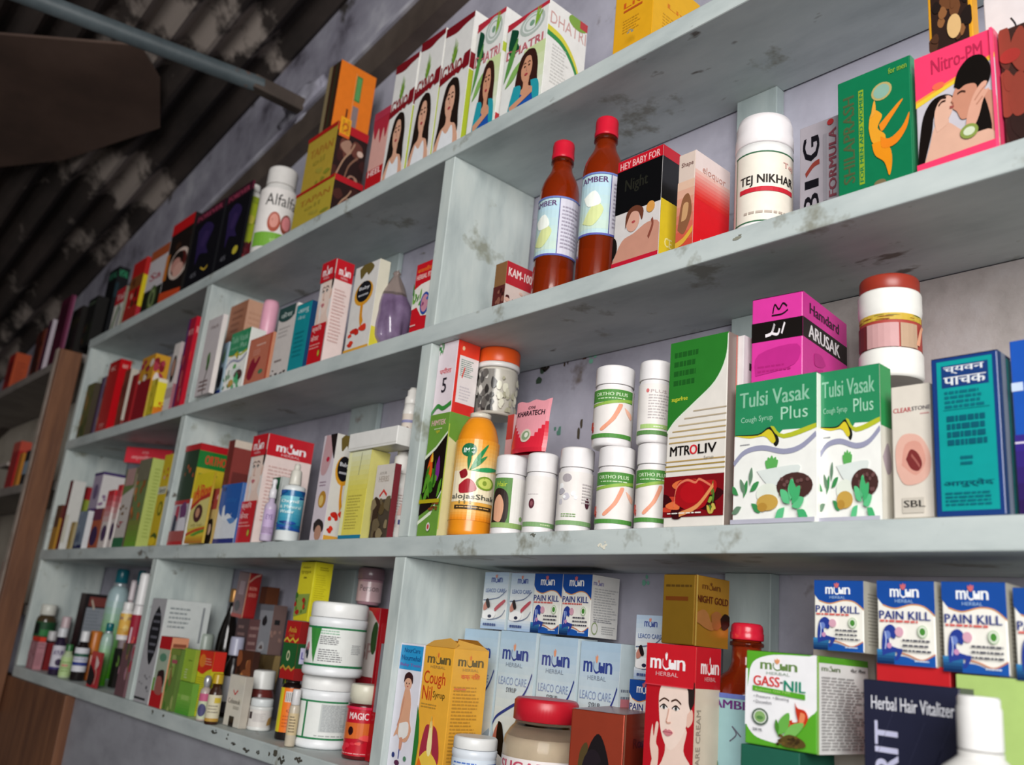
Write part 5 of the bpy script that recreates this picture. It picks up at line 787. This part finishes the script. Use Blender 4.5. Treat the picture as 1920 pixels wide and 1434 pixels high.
kk=C('silver and black carton showing a blurred black figure','D',475,500,1134,'8c8e94',PS('1c1c20',(.3,.7),(.5,.78),(.65,.66),(.5,.56),(.3,.6))+PS('a8a8ac',(.2,.1),(.35,.22),(.6,.24),(.7,.1),(.4,.04))+PS('5c4c48',(.3,.1),(.5,.18),(.6,.1))+R(0,.88,1,1,'6a6c74'),y=.106,z=pkt.zt,m=1226,s=530,ms=1230,sc='6a5450',sa=R(.2,.6,.6,.7,'1a1a1c')+blots(113,['8a6a60','4a3a38'],5,0,.1,1,.5))
C('long brown carton high at the back behind the red cartons','D',484,496,1100,'4a2818',(),y=.107,z=kk.zt,m=1135,s=532,ms=1138,sc='5c3018',tc='4a2c1c')
B('tiny vial with a silver ball top and purple printed label','D',375,396,1266,[('body','b8a8a0','gloss',[(.95,0),(1,.02),(1,.60),(.9,.68),(.5,.74)]),('cap','b8babc','foil',[(.5,.743),(.55,.76),(.68,.84),(.66,.92),(.5,.98),(.2,1)])],y=.009,m=1300,lab=(.04,.60,1.01,'c0c8a8',E(.4,.35,.3,.25,'4a4870')+R(0,.7,1,1,'c05c80'),150),name='vial')
B('little dark vial with a yellow cap and cream label','D',391,417,1263,vial('b8981c','3a2014','gloss',.80,.8),y=.006,m=1303,lab=(.06,.58,1.01,'d0c8ac',R(0,.0,1,.12,'b8903c')+R(.5,.7,.9,.9,'c8b03c')+LN(.2,.3,.8,.65,3,'908878'),150),name='vial')
# white notched card carton with an animal picture above
cs=C('white flat carton with a red tick mark and a notched foot','D',417,446,1269,'d8d2c6',ST('c83c3c',.02,(.36,.70),(.48,.62),(.64,.71),k=1)+T('Celsonok',.12,.44,.88,.54,'6a645c')+T('GOLD',.5,.34,.85,.40,'8a8478')+R(.36,0,.66,.20,'241c18'),y=.024,dep=.012,sc='b8b0a4',fin='gloss')
C('dark card with an orange brown animal picture behind the white notched carton','D',424,455,1222,'4a2a1c',blots(116,['8a5030','b87848','2a1a14','c88850'],12,.05,.3,.95,.95,.2),y=.050,b=1356,dep=.01,sc='3a2018')
B('white capped jar with dark red striped label, behind the small white jar','D',463,514,1256,pill('dcdcd8','6a2c28',.66,.92,fin='gloss'),y=.072,m=1300,lab=(.04,.52,1.01,'8a2c2c',R(0,0,1,.35,'c05a2c')+R(0,.75,1,1,'2a2018')+R(.6,0,1,.6,'5a4a3c')+R(.1,.6,.35,.7,'c8a8a0'),150,'gloss'),name='medicine_jar',cat='jar')
B('small shiny white jar with a dark figure on its label at the shelf edge','D',466,510,1309,tub('d8dcdc','dcdcd8',.76),by=1374,lab=(.12,.66,.985,'dcd6d0',R(.05,.45,.2,.85,'3c2c30')+LN(.25,.3,.7,.8,8,'b0a8a8')+PS('b0884c',(.75,.1),(1,.2),(1,.6),(.8,.5)),150,'gloss'),name='cream_jar',cat='jar')
dgc=C('dark green carton with yellow sideways letters, behind the orange label bottle','D',514,522,1272,'20381c',T('HERBAL',.1,.05,.6,.6,'c8c040',1,1)+leafy(118,['3c7a2c','c8b82c'],5,0,.6,1,1),y=.045,b=1378,s=548,thin=1,ms=1380,sc='1c2c18')
rg=C('red and green bordered carton below the tall yellow carton','D',522,549,1165,'b01c1c',R(0,.18,1,.62,'1f5c2c')+ST('d8b83c',.02,(0,.64),(.2,.70),(.4,.64),(.6,.70),(.8,.64),(1,.70),k=1)+ST('c8983c',.02,(0,.16),(.2,.22),(.4,.16),(.6,.22),(.8,.16),(1,.22),k=1)+E(.45,.40,.12,.09,'c8c8a0')+E(.45,.40,.06,.05,'2c5c34')+T('Amla',.25,.80,.8,.9,'d8a03c')+T('kesh',.35,.72,.7,.78,'c8883c'),y=.030,z=dgc.zt,m=1272,s=578,ms=1285,sc='8c1c1c',sa=R(0,.2,1,.62,'1f5028')+R(.2,.28,.9,.55,'c8c4e0')+T('Lal',.3,.36,.8,.48,'5c54a8'),tc='7a1c1c')
C('tall bright yellow carton with chilli picture, standing on the red and green carton','D',549,576,1053,'d8cc24',T('मेदोहर',.2,.88,.72,.92,'6a5c14')+T('गुग्गुल',.12,.79,.8,.84,'6a5c14')+LN(.35,.70,.6,.76,1,'6a5c14')+P('8aa048',(0,.06),(.9,.14),(.95,.46),(0,.44))+blots(117,['c82c1c','a82418','5c7a2c','3c6a24'],12,0,.08,.7,.44,.16),y=.035,z=rg.zt,m=1160,s=610,ms=1165,sc='d8ce28',sa=LN(.3,.86,.8,.93,2,'7a7018')+LN(.15,.2,.8,.8,16,'bcb020')+R(0,0,.04,1,'e8e048'),fin='gloss',tc='8a8418')
B('dark bottle with an orange and yellow label and small barcode','D',521,563,1276,[('body','1c1414','gloss',[(.95,0),(1,.02),(1,.88),(.9,.93),(.6,.96)]),('cap','2c2420','gloss',[(.6,.962),(.62,.97),(.6,1)])],by=1392,lab=(.13,.88,1.01,'ee7a24',R(0,0,.22,1,'d8c82c')+R(.3,.68,.75,.92,'d8d4d0')+[('G',sum([R(.33+i*.06,.7,.35+i*.06,.9,'3c3838') for i in range(6)],[]))]+LN(.3,.1,.9,.4,4,'c85c1c')+T('OIL',.4,.45,.8,.52,'a84814'),150,'gloss'),name='syrup_bottle')
B('small clear vial with white cap in front of the orange label bottle','D',540,560,1292,[('body','c4b8a4','gloss',[(.9,0),(1,.02),(1,.64),(.9,.70),(.8,.72)]),('cap','d4d2d2','plastic',[(.78,.723),(.82,.73,1),(.82,.97,1),(.7,1)],.03,20)],y=.014,m=1345,lab=(.20,.58,1.01,'cdb890',LN(.25,.1,.7,.9,6,'6a5c48'),150),name='vial')
wl=B('big white jar with green lines, lower one of a stacked pair','D',556,660,1266,tub(k=.80),by=1412,lab=(.13,.66,.985,'e6e8e4',R(0,0,1,.05,'1f7a48')+R(0,.95,1,1,'1f7a48')+R(.22,0,.25,1,'1f7a48')+R(.45,.2,.85,.92,'c4c8c6')+LN(.47,.22,.83,.9,18,'9ca0a4')+LN(.4,.07,.9,.14,1,'a8aaa8'),160),name='powder_jar',cat='jar')
B('big white jar with green lines and printed label, upper one of a stacked pair','D',574,686,1131,tub(k=.79),y=.050,z=wl.zt,m=1205,lab=(.13,.66,.985,'e8eae6',R(0,0,1,.055,'1f7a48')+R(0,.95,1,1,'1f7a48')+P('3c8a3c',(.12,.95),(.30,.95),(.26,.4),(.24,.06),(.20,.3))+PS('e8e6e4',(.0,.1),(.0,.9),(.12,.8),(.20,.3),(.18,.08))+blots(121,['2c3840','c07a84'],3,.06,.15,.16,.5,.4)+LN(.30,.80,.55,.93,2,'8ab89a')+LN(.30,.55,.56,.78,5,'5c5a60')+LN(.30,.12,.60,.45,6,'7a787c')+LN(.70,.35,.86,.6,6,'a4a6a8'),160),name='powder_jar',cat='jar')
C('tall red carton with a white arc top, behind the big white jars','D',658,690,1140,'c8c0bc',R(0,0,1,.5,'8a1420')+P('c01c2c',(0,1),(1,1),(1,.88),(.5,.97))+T('BP',.1,.62,.8,.74,'a88a88')+E(.85,.78,.2,.12,'2c4a24')+LN(.2,.1,.8,.4,8,'a85c60'),y=.10,b=1330,dep=.03,sc='a8141f',fin='gloss')
C('slim glossy red carton with a silver stripe beside the tall divider','D',692,712,1170,'a8101c',R(.25,.35,.55,.85,'8a8a90')+R(.85,0,1,1,'d82c3c'),y=.05,b=1355,dep=.03,sc='b8141f',fin='gloss',fr=1350)
B('short jar with cream cap and glossy red and orange label','D',648,712,1283,[('body','5a1418','gloss',[(.95,0),(1,.02),(1,.70),(.97,.74)]),('cap','dcd8c4','plastic',[(.90,.742),(.90,.80),(.97,.81,1),(.97,.975,1),(.9,1)],.01,50)],lab=(.05,.70,1.01,'c01428',T('MAGIC PAIN',.20,.74,1.02,.88,'f0dcdc')+P('d86a2c',(0,.32),(1,.40),(1,.68),(0,.66))+E(.28,.50,.07,.09,'2c0c10')+E(.85,.55,.07,.09,'4a1014')+blots(122,['a81020','d83040','e8504c'],10,.1,.1,.95,.42,.15)+LN(.1,.03,.7,.07,1,'e8a8a8')+R(0,.95,1,1,'d8284c'),150,'gloss'),name='balm_jar',cat='jar',face=-6,by=1430)
pb_=C('dull crate box behind the jars, supporting the pink tub','D',650,668,1135,'3c2c30',(),y=.11,b=1280,dep=.02,sc='2c2024')
B('small pinkish plastic tub with a dark lid band and handwritten word','D',670,718,1066,[('body','a8808c','gloss',[(.80,0),(.86,.03),(1,.66),(1.02,.68)]),('cap','7a6068','gloss',[(1.04,.683),(1.08,.70),(1.08,.95),(1.0,1)])],y=.108,m=1100,z=pb_.zt,lab=(.08,.64,.99,'c8a8ac',T('Person',.15,.5,.8,.8,'5c4a50',0),140,'gloss'),name='plastic_tub',cat='tub')
# ------------------------------------------------------------------ lowest shelf, right part
C('narrow white baby drops carton with a blue cap panel and a sitting child','D',752,797,1209,'e6e4ee',R(.05,.80,.97,.985,'2a9ad4')+T('NourCare',.2,.93,.85,.965,'1c4a84')+T('Nournehal',.12,.87,.90,.91,'18508c')+T('Baby Tonic',.1,.82,.95,.85,'8a5aa8')+PS('e0a888',(.42,.66),(.60,.66),(.72,.56),(.74,.44),(.84,.36),(.70,.28),(.46,.28),(.30,.32),(.16,.30),(.30,.40),(.34,.54))+E(.52,.70,.15,.05,'e4b094')+PS('3a1a1c',(.34,.70),(.36,.76),(.52,.785),(.68,.76),(.70,.70),(.6,.735),(.44,.735))+E(.46,.70,.02,.006,'2a1a18')+E(.57,.70,.02,.006,'2a1a18')+E(.52,.678,.03,.005,'b84a4c')+PS('f0ece8',(.36,.40),(.70,.42),(.74,.33),(.5,.29),(.36,.32))+ST('c88c74',.01,(.44,.60),(.38,.48),(.28,.38))+PS('d89a80',(.44,.30),(.56,.30),(.54,.22),(.46,.22))+E(.26,.17,.06,.02,'2c3878')+ST('3c4a9c',.015,(.48,.15),(.48,.22))+E(.44,.12,.10,.02,'5c2c4c')+E(.74,.16,.06,.018,'5a8a6a')+LN(.1,.04,.7,.08,2,'9a9aa8'),
  y=.010,m=1207,fr=1209,dep=.04,fin='gloss',sc='d8d8e0')
cg=C('yellow cough syrup carton with lungs picture and open flaps','D',798,853,1216,'f0b03c',moon(.14,.865,.92,.965,'6a5a34','e07a3c','b0904c')+T('Cough',.10,.70,.82,.82,'c8401c',0,res=3)+T('Nil',.10,.61,.42,.71,'c8401c',0,res=3)+T('Syrup',.46,.62,.86,.68,'5a4a1c',0)+LN(.10,.55,.8,.59,2,'b8903c')+P('2f7a34',(0,0),(.12,.10),(.16,.30),(.10,.46),(0,.56))+P('e8701c',(.12,0),*spl([(.16,.12),(.3,.24),(.6,.20),(1,.10)],4),(1,0))+PS('a83044',(.46,.44),(.34,.42),(.24,.28),(.26,.20),(.46,.24))+PS('a83044',(.60,.44),(.74,.40),(.86,.26),(.84,.18),(.64,.24))+PS('f0c84c',(.24,.20),(.50,.26),(.84,.18),(.70,.10),(.56,.02),(.40,.12))+PS('f8e8a8',(.50,.46),(.56,.46),(.62,.28),(.54,.22),(.46,.28))+ST('e0c060',.014,(.53,.50),(.53,.42))+leafy(131,['5a9a2c','c83c2c'],5,.4,0,.8,.08),
  y=.010,m=1211,fr=1216,s=918,ms=1211,sc='e6aa3c',sa=moon(.14,.865,.86,.965,'6a5a34','e07a3c','b0904c')+T('कफ़ निल',.24,.78,.78,.83,'e06a3c')+LN(.06,.10,.84,.74,26,'c08c34')+LN(.08,.70,.5,.73,1,'e07a4c'),fin='gloss',tc='d89a38')
fl=MB(); fl.poly([(-.5,-.5,0),(.5,-.5,0),(.5,-.38,.22),(.1,-.3,.5),(-.4,-.36,.3)],mat('d8a040')); fl.poly([(.5,-.5,0),(.5,.5,0),(.42,.4,.2),(.38,-.3,.45)],mat('e0a848')); fl.poly([(-.5,-.5,0),(-.4,-.36,.3),(-.3,.3,.4),(-.5,.5,0)],mat('c89038'))
fl.poly([(-.5,.5,0),(.5,.5,0),(.3,.3,.5),(-.3,.25,.5)],mat('c89038'))
o=fl.build('flap',cg.o); o.location=(0,0,cg.h); o.scale=(cg.w,cg.d,.02)
# back block of leaco care cartons
lk=[(873,936,1183,'first'),(941,1007,1187,'second'),(1014,1085,1197,'third'),(1091,1165,1207,'fourth')]
lkl=('pale blue syrup carton mostly hidden behind the yellow cough carton','pale blue syrup carton directly right of the yellow cough carton','pale blue syrup carton seen above the red jar lid','pale blue syrup carton at the right end of its row of four')
zs=[]
for k,(l,r,tp,w_) in enumerate(lk):
    zs.append(C(lkl[k],'D',l,r,tp,'dfe6ea',leaco_big(),y=.085,m=tp-4,fr=tp+2,s=(1183 if k==3 else r+5),ms=tp+4,sc='c8d8de',sa=(LN(.1,.5,.9,.75,6,'7a8494')+R(.1,.62,.8,.68,'c87a84')) if k==3 else LN(.2,.3,.8,.6,5,'4a4a54'),group='pale blue syrup cartons in the back row',fin='gloss',tc='b4c8d8'))
zt=max(i.zt for i in zs)
for k,(l,r,tp) in enumerate(((901,946,1073),(951,994,1075))):
    C(('small pale carton at the left end of the row on the blue syrup cartons','small pale carton second from left on top of the blue syrup cartons')[k],'D',l,r,tp,'e8eae8',leaco_small(),y=.088,z=zt,m=1172-k*-6,dep=.04,fr=1178+k*6,group='small pale blue topped cartons',fin='gloss',sc='c8d8de',tl=False)
for k,(l,r,tp) in enumerate(((995,1048,1076),(1049,1104,1077))):
    C(('small blue topped carton third from left on top of the blue syrup cartons','small blue topped carton at the row end with its printed side showing')[k],'D',l,r,tp,'f0efe8',painkill(True),y=.088,z=zt,m=1182+k*6,fr=1188+k*5,s=(1168 if k else None),ms=1193,dep=.04,group='small blue topped tablet cartons in the upper row',fin='gloss',sc='dad8d4',sa=moon(.05,.82,.4,.93,'8a84b0','c88a8a')+LN(.08,.3,.95,.8,12,'b4b4b4')+RING(.15,.14,.11,.1,'8a9a6c','dad8d4')+LN(.1,.24,.8,.3,2,'8a8a90')+LN(.4,.06,.9,.2,4,'b0b0b0')if k else (),tc='16305c')
pk1=C('small blue and white carton half hidden behind the big red woman carton','D',1175,1236,1280,'f0efe8',painkill(True),y=.080,m=1394,fr=1396,dep=.04,fin='gloss',zb=1394)
C('small pale blue topped carton standing left of the gold box','D',1188,1242,1155,'e8eae8',leaco_small(),y=.080,z=pk1.zt,m=1274,fr=1280,dep=.04,fin='gloss')
mr=C('large red carton with a woman portrait under the gold box','D',1216,1306,1212,'c81e2a',R(0,0,1,.80,'b81824')+IN(bigface(),.08,.40,1.0,.815)+R(0,0,1,.40,'c81c26')+T('Skin Care',.1,.30,.8,.36,'f0d0cc')+R(0,.80,1,1,'c81e2a')+moon(.10,.865,.82,.965,'f6eef0','f6eef0','e8b0b4')+R(.0,.795,1,.80,'d8404c'),y=.012,m=1209,fr=1212,dep=.033,sc='d8c8b4',sa=R(0,.80,1,1,'c01c28')+moon(.2,.86,.9,.96,'f0e0e0','f0e0e0','e0a8a8')+T('HERBAL FACE CARE CREAM',.05,.1,.22,.7,'9a8a7c',0,1),fin='gloss',tc='a81824')
gold='8a6a28:foil'
C('gold foil box with a dim couple picture, on the large red carton','D',1239,1300,1077,'9a7424',R(.1,.62,.8,.68,'8a4a1c')+LN(.1,.8,.9,.88,1,'6a4c1c'),y=.012,z=mr.zt,m=1204,fr=1206,dep=.047,sc='b8862c',sa=moon(.2,.80,.72,.93,'7a4a1c','7a4a1c')+T('NIGHT GOLD',.05,.62,.95,.72,'6a2c14')+PS('c8864c',(0,.45),(.2,.52),(.35,.48),(.45,.36),(.6,.32),(.5,.24),(.3,.26),(.1,.32),(0,.34))+PS('b87440',(.45,.46),(.6,.52),(.75,.48),(.8,.36),(.65,.26),(.5,.28))+PS('2a1a10',(.72,.42),(.85,.5),(1,.46),(1,.34),(.85,.26),(.76,.3))+R(0,0,.04,1,'e8c060:foil'),fin='foil',tc='5c4418',name='tuck_box',cat='box')
B('big amber syrup bottle with a red cap on the lowest shelf','D',1326,1470,1169,syrup('c81c34','a23414',cz=.925,k=.78),y=.075,m=1330,lab=(.30,.69,1.012,'a4ccd0',T('AMBER',.42,.84,.86,.93,'6a2c7a')+T('ARO',.20,.84,.38,.93,'6a2c7a')+R(0,.95,1,1,'6a7ac4')+LN(.2,.55,.4,.7,2,'8a9ab0')+ST('6a6a7a',.006,(.6,.5),(.66,.58),(.62,.66),(.7,.56))+RING(.4,.22,.09,.13,'6a8a6c','a8ccc0')+R(0,0,1,.04,'6a7ac4'),160),name='syrup_bottle',face=-38)
gs=C('dark green carton under the white and green carton with seeds','D',1388,1500,1412,'1f5c4a',(),y=-.012,m=1424,fr=1440,dep=.045,sc='1c5040')
gn=C('white and green digestive carton with leaves, seeds and an orange stomach','D',1396,1532,1229,'5aa82c',PS('f2f1f4',(.06,.80),(.14,.90),(.40,.97),(.9,.985),(1.02,1.0),(1.02,.50),(.90,.36),(.74,.22),(.60,.06),(.30,.06),(.10,.12),(.0,.30))+R(.0,.2,.03,.8,'f2f1f4')+moon(.22,.79,.74,.94,'6a8a4c','e09a6c','98a898')+T('GASS',.13,.63,.50,.735,'d83c3c',res=3)+T('-',.51,.675,.55,.69,'5a6a5c')+T('NIL',.57,.60,.86,.71,'1f8a6c',res=3)+P('5aa82c',(.12,.57),(.86,.53),(.86,.585),(.12,.625))+T('Relieves Gas Fast',.16,.572,.66,.60,'a8d078',0)+T('• Pressure  • Bloating',.14,.49,.64,.53,'5c5c64',0)+T('• Discomfort',.14,.44,.40,.475,'5c5c64',0)+
  PS('c83820',(.72,.50),(.76,.44),(.86,.42),(.90,.34),(.82,.24),(.70,.22),(.66,.28),(.76,.30),(.74,.38))+PS('e88a5c',(.80,.40),(.86,.38),(.84,.30),(.78,.30))+ST('c83820',.012,(.66,.22),(.64,.28),(.69,.30))+RING(.24,.30,.12,.09,'5a6a5c','e0e4dc')+E(.24,.30,.08,.06,'8ab06c')+E(.24,.29,.05,.02,'5a8a4c')+T('500 ML',.14,.15,.28,.18,'5c5c64')+LEAF(.50,.12,.3,.07,60,'6ab04c')+LEAF(.56,.12,.34,.06,30,'7aba5c')+LEAF(.5,.14,.16,.03,100,'4a8a2c')+PS('5a4a24',(.52,.10),(.66,.16),(.84,.12),(.86,.05),(.6,.03))+[('G',sum([E(.5+.3*random.random(),.04+.1*random.random(),.025,.014,random.choice(['3a2c18','6a5428','4a3820']))for i in range(22)],[]))],
  y=-.010,z=gs.zt,m=1408,fr=1432,s=1630,ms=1434,sc='e8e8e6',sa=R(0,.93,1,1,'5aa82c')+R(0,0,.03,1,'8ac04c')+moon(.08,.84,.42,.915,'7a8a6c','a0a890')+T('पेट गैस',.62,.86,.92,.90,'4a4a4c')+LN(.06,.04,.92,.80,24,'a4a4a4'),fin='gloss',tc='6aa03c')
base=C('plain pale carton mostly hidden under the leftmost large blue topped carton','D',1524,1640,1222,'d8d4cc',(),y=.088,m=1230,fr=1230,dep=.03,sc='c8c4bc')
hv=C('black hair vitalizer carton with white sideways lettering','D',1618,1800,1290,'23253a',T('Herbal Hair Vitalizer',.09,.88,.94,.935,'dcdce4',res=3)+T('SPIRIT',.12,.42,.37,.83,'c4c4e0',1,1,res=4)+[('G',sum([ST('3a3c54',.0015,(x,0.0+yy),(x+.35,.35+yy),k=1)[0][1] for x,yy in ((.4,.1),(.5,.2),(.45,.4),(.55,.5),(.3,.5),(.6,.05),(.05,.6))],[]))],y=-.012,m=1275,fr=1300,dep=.02,sc='3a3a44',fin='gloss',tc='8a8278',name='medicine_carton')
for k,(l,r,tp,bb,fb) in enumerate(((1527,1621,1089,1217,1221),(1647,1757,1090,1243,1247),(1771,1895,1092,1258,1266),(1909,2040,1104,1275,1282))):
    C(('large blue topped tablet carton leftmost of its row','large blue topped tablet carton second in its row, above the red strip','large blue topped tablet carton third in its row, above the light green carton','large blue topped tablet carton cut off by the right edge of the picture')[k],'D',l,r,tp,'f2efe6',painkill(),y=.022,zb=bb,m=bb,fr=fb,s=r+12,ms=fb,sc='b8b4a8',sa=LN(.2,.1,.8,.85,16,'8a8880'),group='large blue topped tablet cartons in a row',fin='gloss',tc='16305c')
C('red carton lying flat under the second large blue topped carton','D',1643,1783,1252,'c01c24',PS('6a5c44',(.35,.1),(.45,.7),(.8,.5),(.9,.1)),y=.024,m=1262,fr=1275,dep=.08,sc='8a1418',name='medicine_carton')
C('light green carton with dark green logo letters at the right edge','D',1791,2060,1286,'b0cc78',T('n',.62,.56,.76,.72,'3a6a44',res=3)+PS('4a7a54',(.44,.60),(.50,.56),(.58,.62),(.56,.70),(.52,.63),(.47,.64))+T('HERBAL',.20,.44,.72,.50,'7a9a6c',0)+GR(0,0,1,.4,'7aba3c','a8cc6c',5),y=.022,m=1262,fr=1290,dep=.08,fin='gloss',sc='a0c068')
# pump bottle
B('glossy white bottle with a white screw cap in the lower right corner','D',1750,1930,1305,[('body','eae8e4','gloss',[(.95,0),(1,.02),(1,.60),(.97,.68),(.85,.735),(.60,.765),(.50,.78),(.5,.80)]),('cap','f2f0ee','gloss',[(.48,.803),(.50,.81,1),(.50,.955,1),(.47,.965),(.47,.99),(.43,1)],.01,40)],y=-.048,z=ROW['D']+ON,m=1420,name='lotion_bottle')
B('clear jar of beige powder with a wide red lid','D',942,1096,1310,[('body','f6f2ee','glass',[(.9,0),(.98,.02),(1,.05),(1,.58),(.97,.66),(.86,.73),(.76,.77),(.74,.80)]),('powder','dccbb0','matte',[(.88,.025),(.955,.055),(.955,.56),(.93,.62),(.84,.66)]),('cap','c01c2c','plastic',[(.76,.803),(.80,.81,1),(.80,.97,1),(.76,.99),(.72,1)],.01,60)],y=.030,z=ROW['D']+ON,m=1400,lab=(.10,.50,1.008,'e8e0de',T('SUGAR CARE',.02,.68,1.0,.94,'c05068',res=4)+LN(.2,.1,.8,.5,5,'c8a0a4'),150),name='powder_jar',cat='jar')
B('white jar with blue print cut off at the bottom, left of the red lidded jar','D',844,930,1380,tub('e2e2e0','d8dee6',.82),y=.004,m=1440,z=ROW['D']+ON,lab=(.14,.68,.985,'d4dee8',LN(.1,.3,.6,.95,6,'5a7ac0')+R(.75,.2,1,.9,'2c4a9c')+T('30',.8,.5,.95,.75,'d8e0f0'),150),name='powder_jar',cat='jar')
C('copper red box with a dark flower, cut off by the bottom edge','D',1068,1168,1409,'a03c24',PS('5c4a28',(.16,.3),(.2,.66),(.35,.72),(.3,.3))+PS('1a1014',(.3,.2),(.32,.62),(.5,.82),(.66,.74),(.78,.5),(.7,.2))+E(.45,.5,.2,.2,'241820')+E(.62,.45,.16,.16,'1c1418'),y=-.006,m=1395,fr=1412,s=1267,ms=1410,a=22,lh=.10,sc='c04428',sa=T('Rose',.2,.72,.5,.8,'8a2418')+R(0,0,.03,1,'f0a080:foil'),fin='foil',tc='b08078',name='tuck_box',cat='box')
# ------------------------------------------------------------------ scuffs and old stickers' residue on the woodwork
def marks(name,parent,y,items,ox,oz):
    m=MB()
    for px,py,sx,sz,col,kind in items:
        p=hity(px,py,y); x,z=p.x-ox,p.z-oz; rr=random.Random(px)
        if kind=='b': art=blots(px,[col],3,0,0,1,1,.3)
        else: art=ST(col,.10,(.05,.4),(.3,.6),(.5,.35),(.95,.55))+blots(px+1,[col],2,.2,.2,.8,.8,.3)
        stamp(m,art,lambda u,v,h:(x+sx*(u-.5),y-.0004-h,z+sz*(v-.5)),'matte')
    return m.build(name,parent)
marks('scuff_mark',su,0,[(402,1372,.02,.010,'4a4a44','s'),(428,1381,.012,.008,'54544c','b'),(438,1394,.014,.009,'4a4842','s'),(462,1405,.02,.010,'4c4a44','s'),(484,1411,.010,.009,'4a4842','s'),(512,1414,.022,.012,'4e4a40','b'),(528,1424,.018,.014,'46443c','s'),(560,1424,.02,.012,'504c44','s'),(286,1336,.014,.008,'5c5a50','b'),(306,1341,.010,.006,'5c5a50','b'),(1000,1002,.008,.006,'6a6a60','s'),(1130,1022,.012,.010,'e0dccc','s'),(1180,60,.012,.006,'8a8a7c','b'),(1380,448,.012,.006,'8a8a7c','b')],-.85,1.3)['kind']='stuff'
o=marks('trim_4',None,WY-.0002,[(1022,690,.018,.022,'2c2622','s'),(1012,705,.02,.02,'3a4a3c','b'),(1062,680,.008,.010,'4a3c34','b'),(1096,665,.016,.012,'5c3c30','b'),(1112,672,.014,.012,'7ab8a0','b'),(1086,808,.010,.028,'4c4438','b'),(1045,812,.012,.016,'5c8878','b'),(1212,1088,.010,.012,'7ab8a0','b'),(1398,1110,.004,.006,'5a5048','b'),(1268,240,.02,.006,'6a6058','b')],0,0); o['kind']='structure'
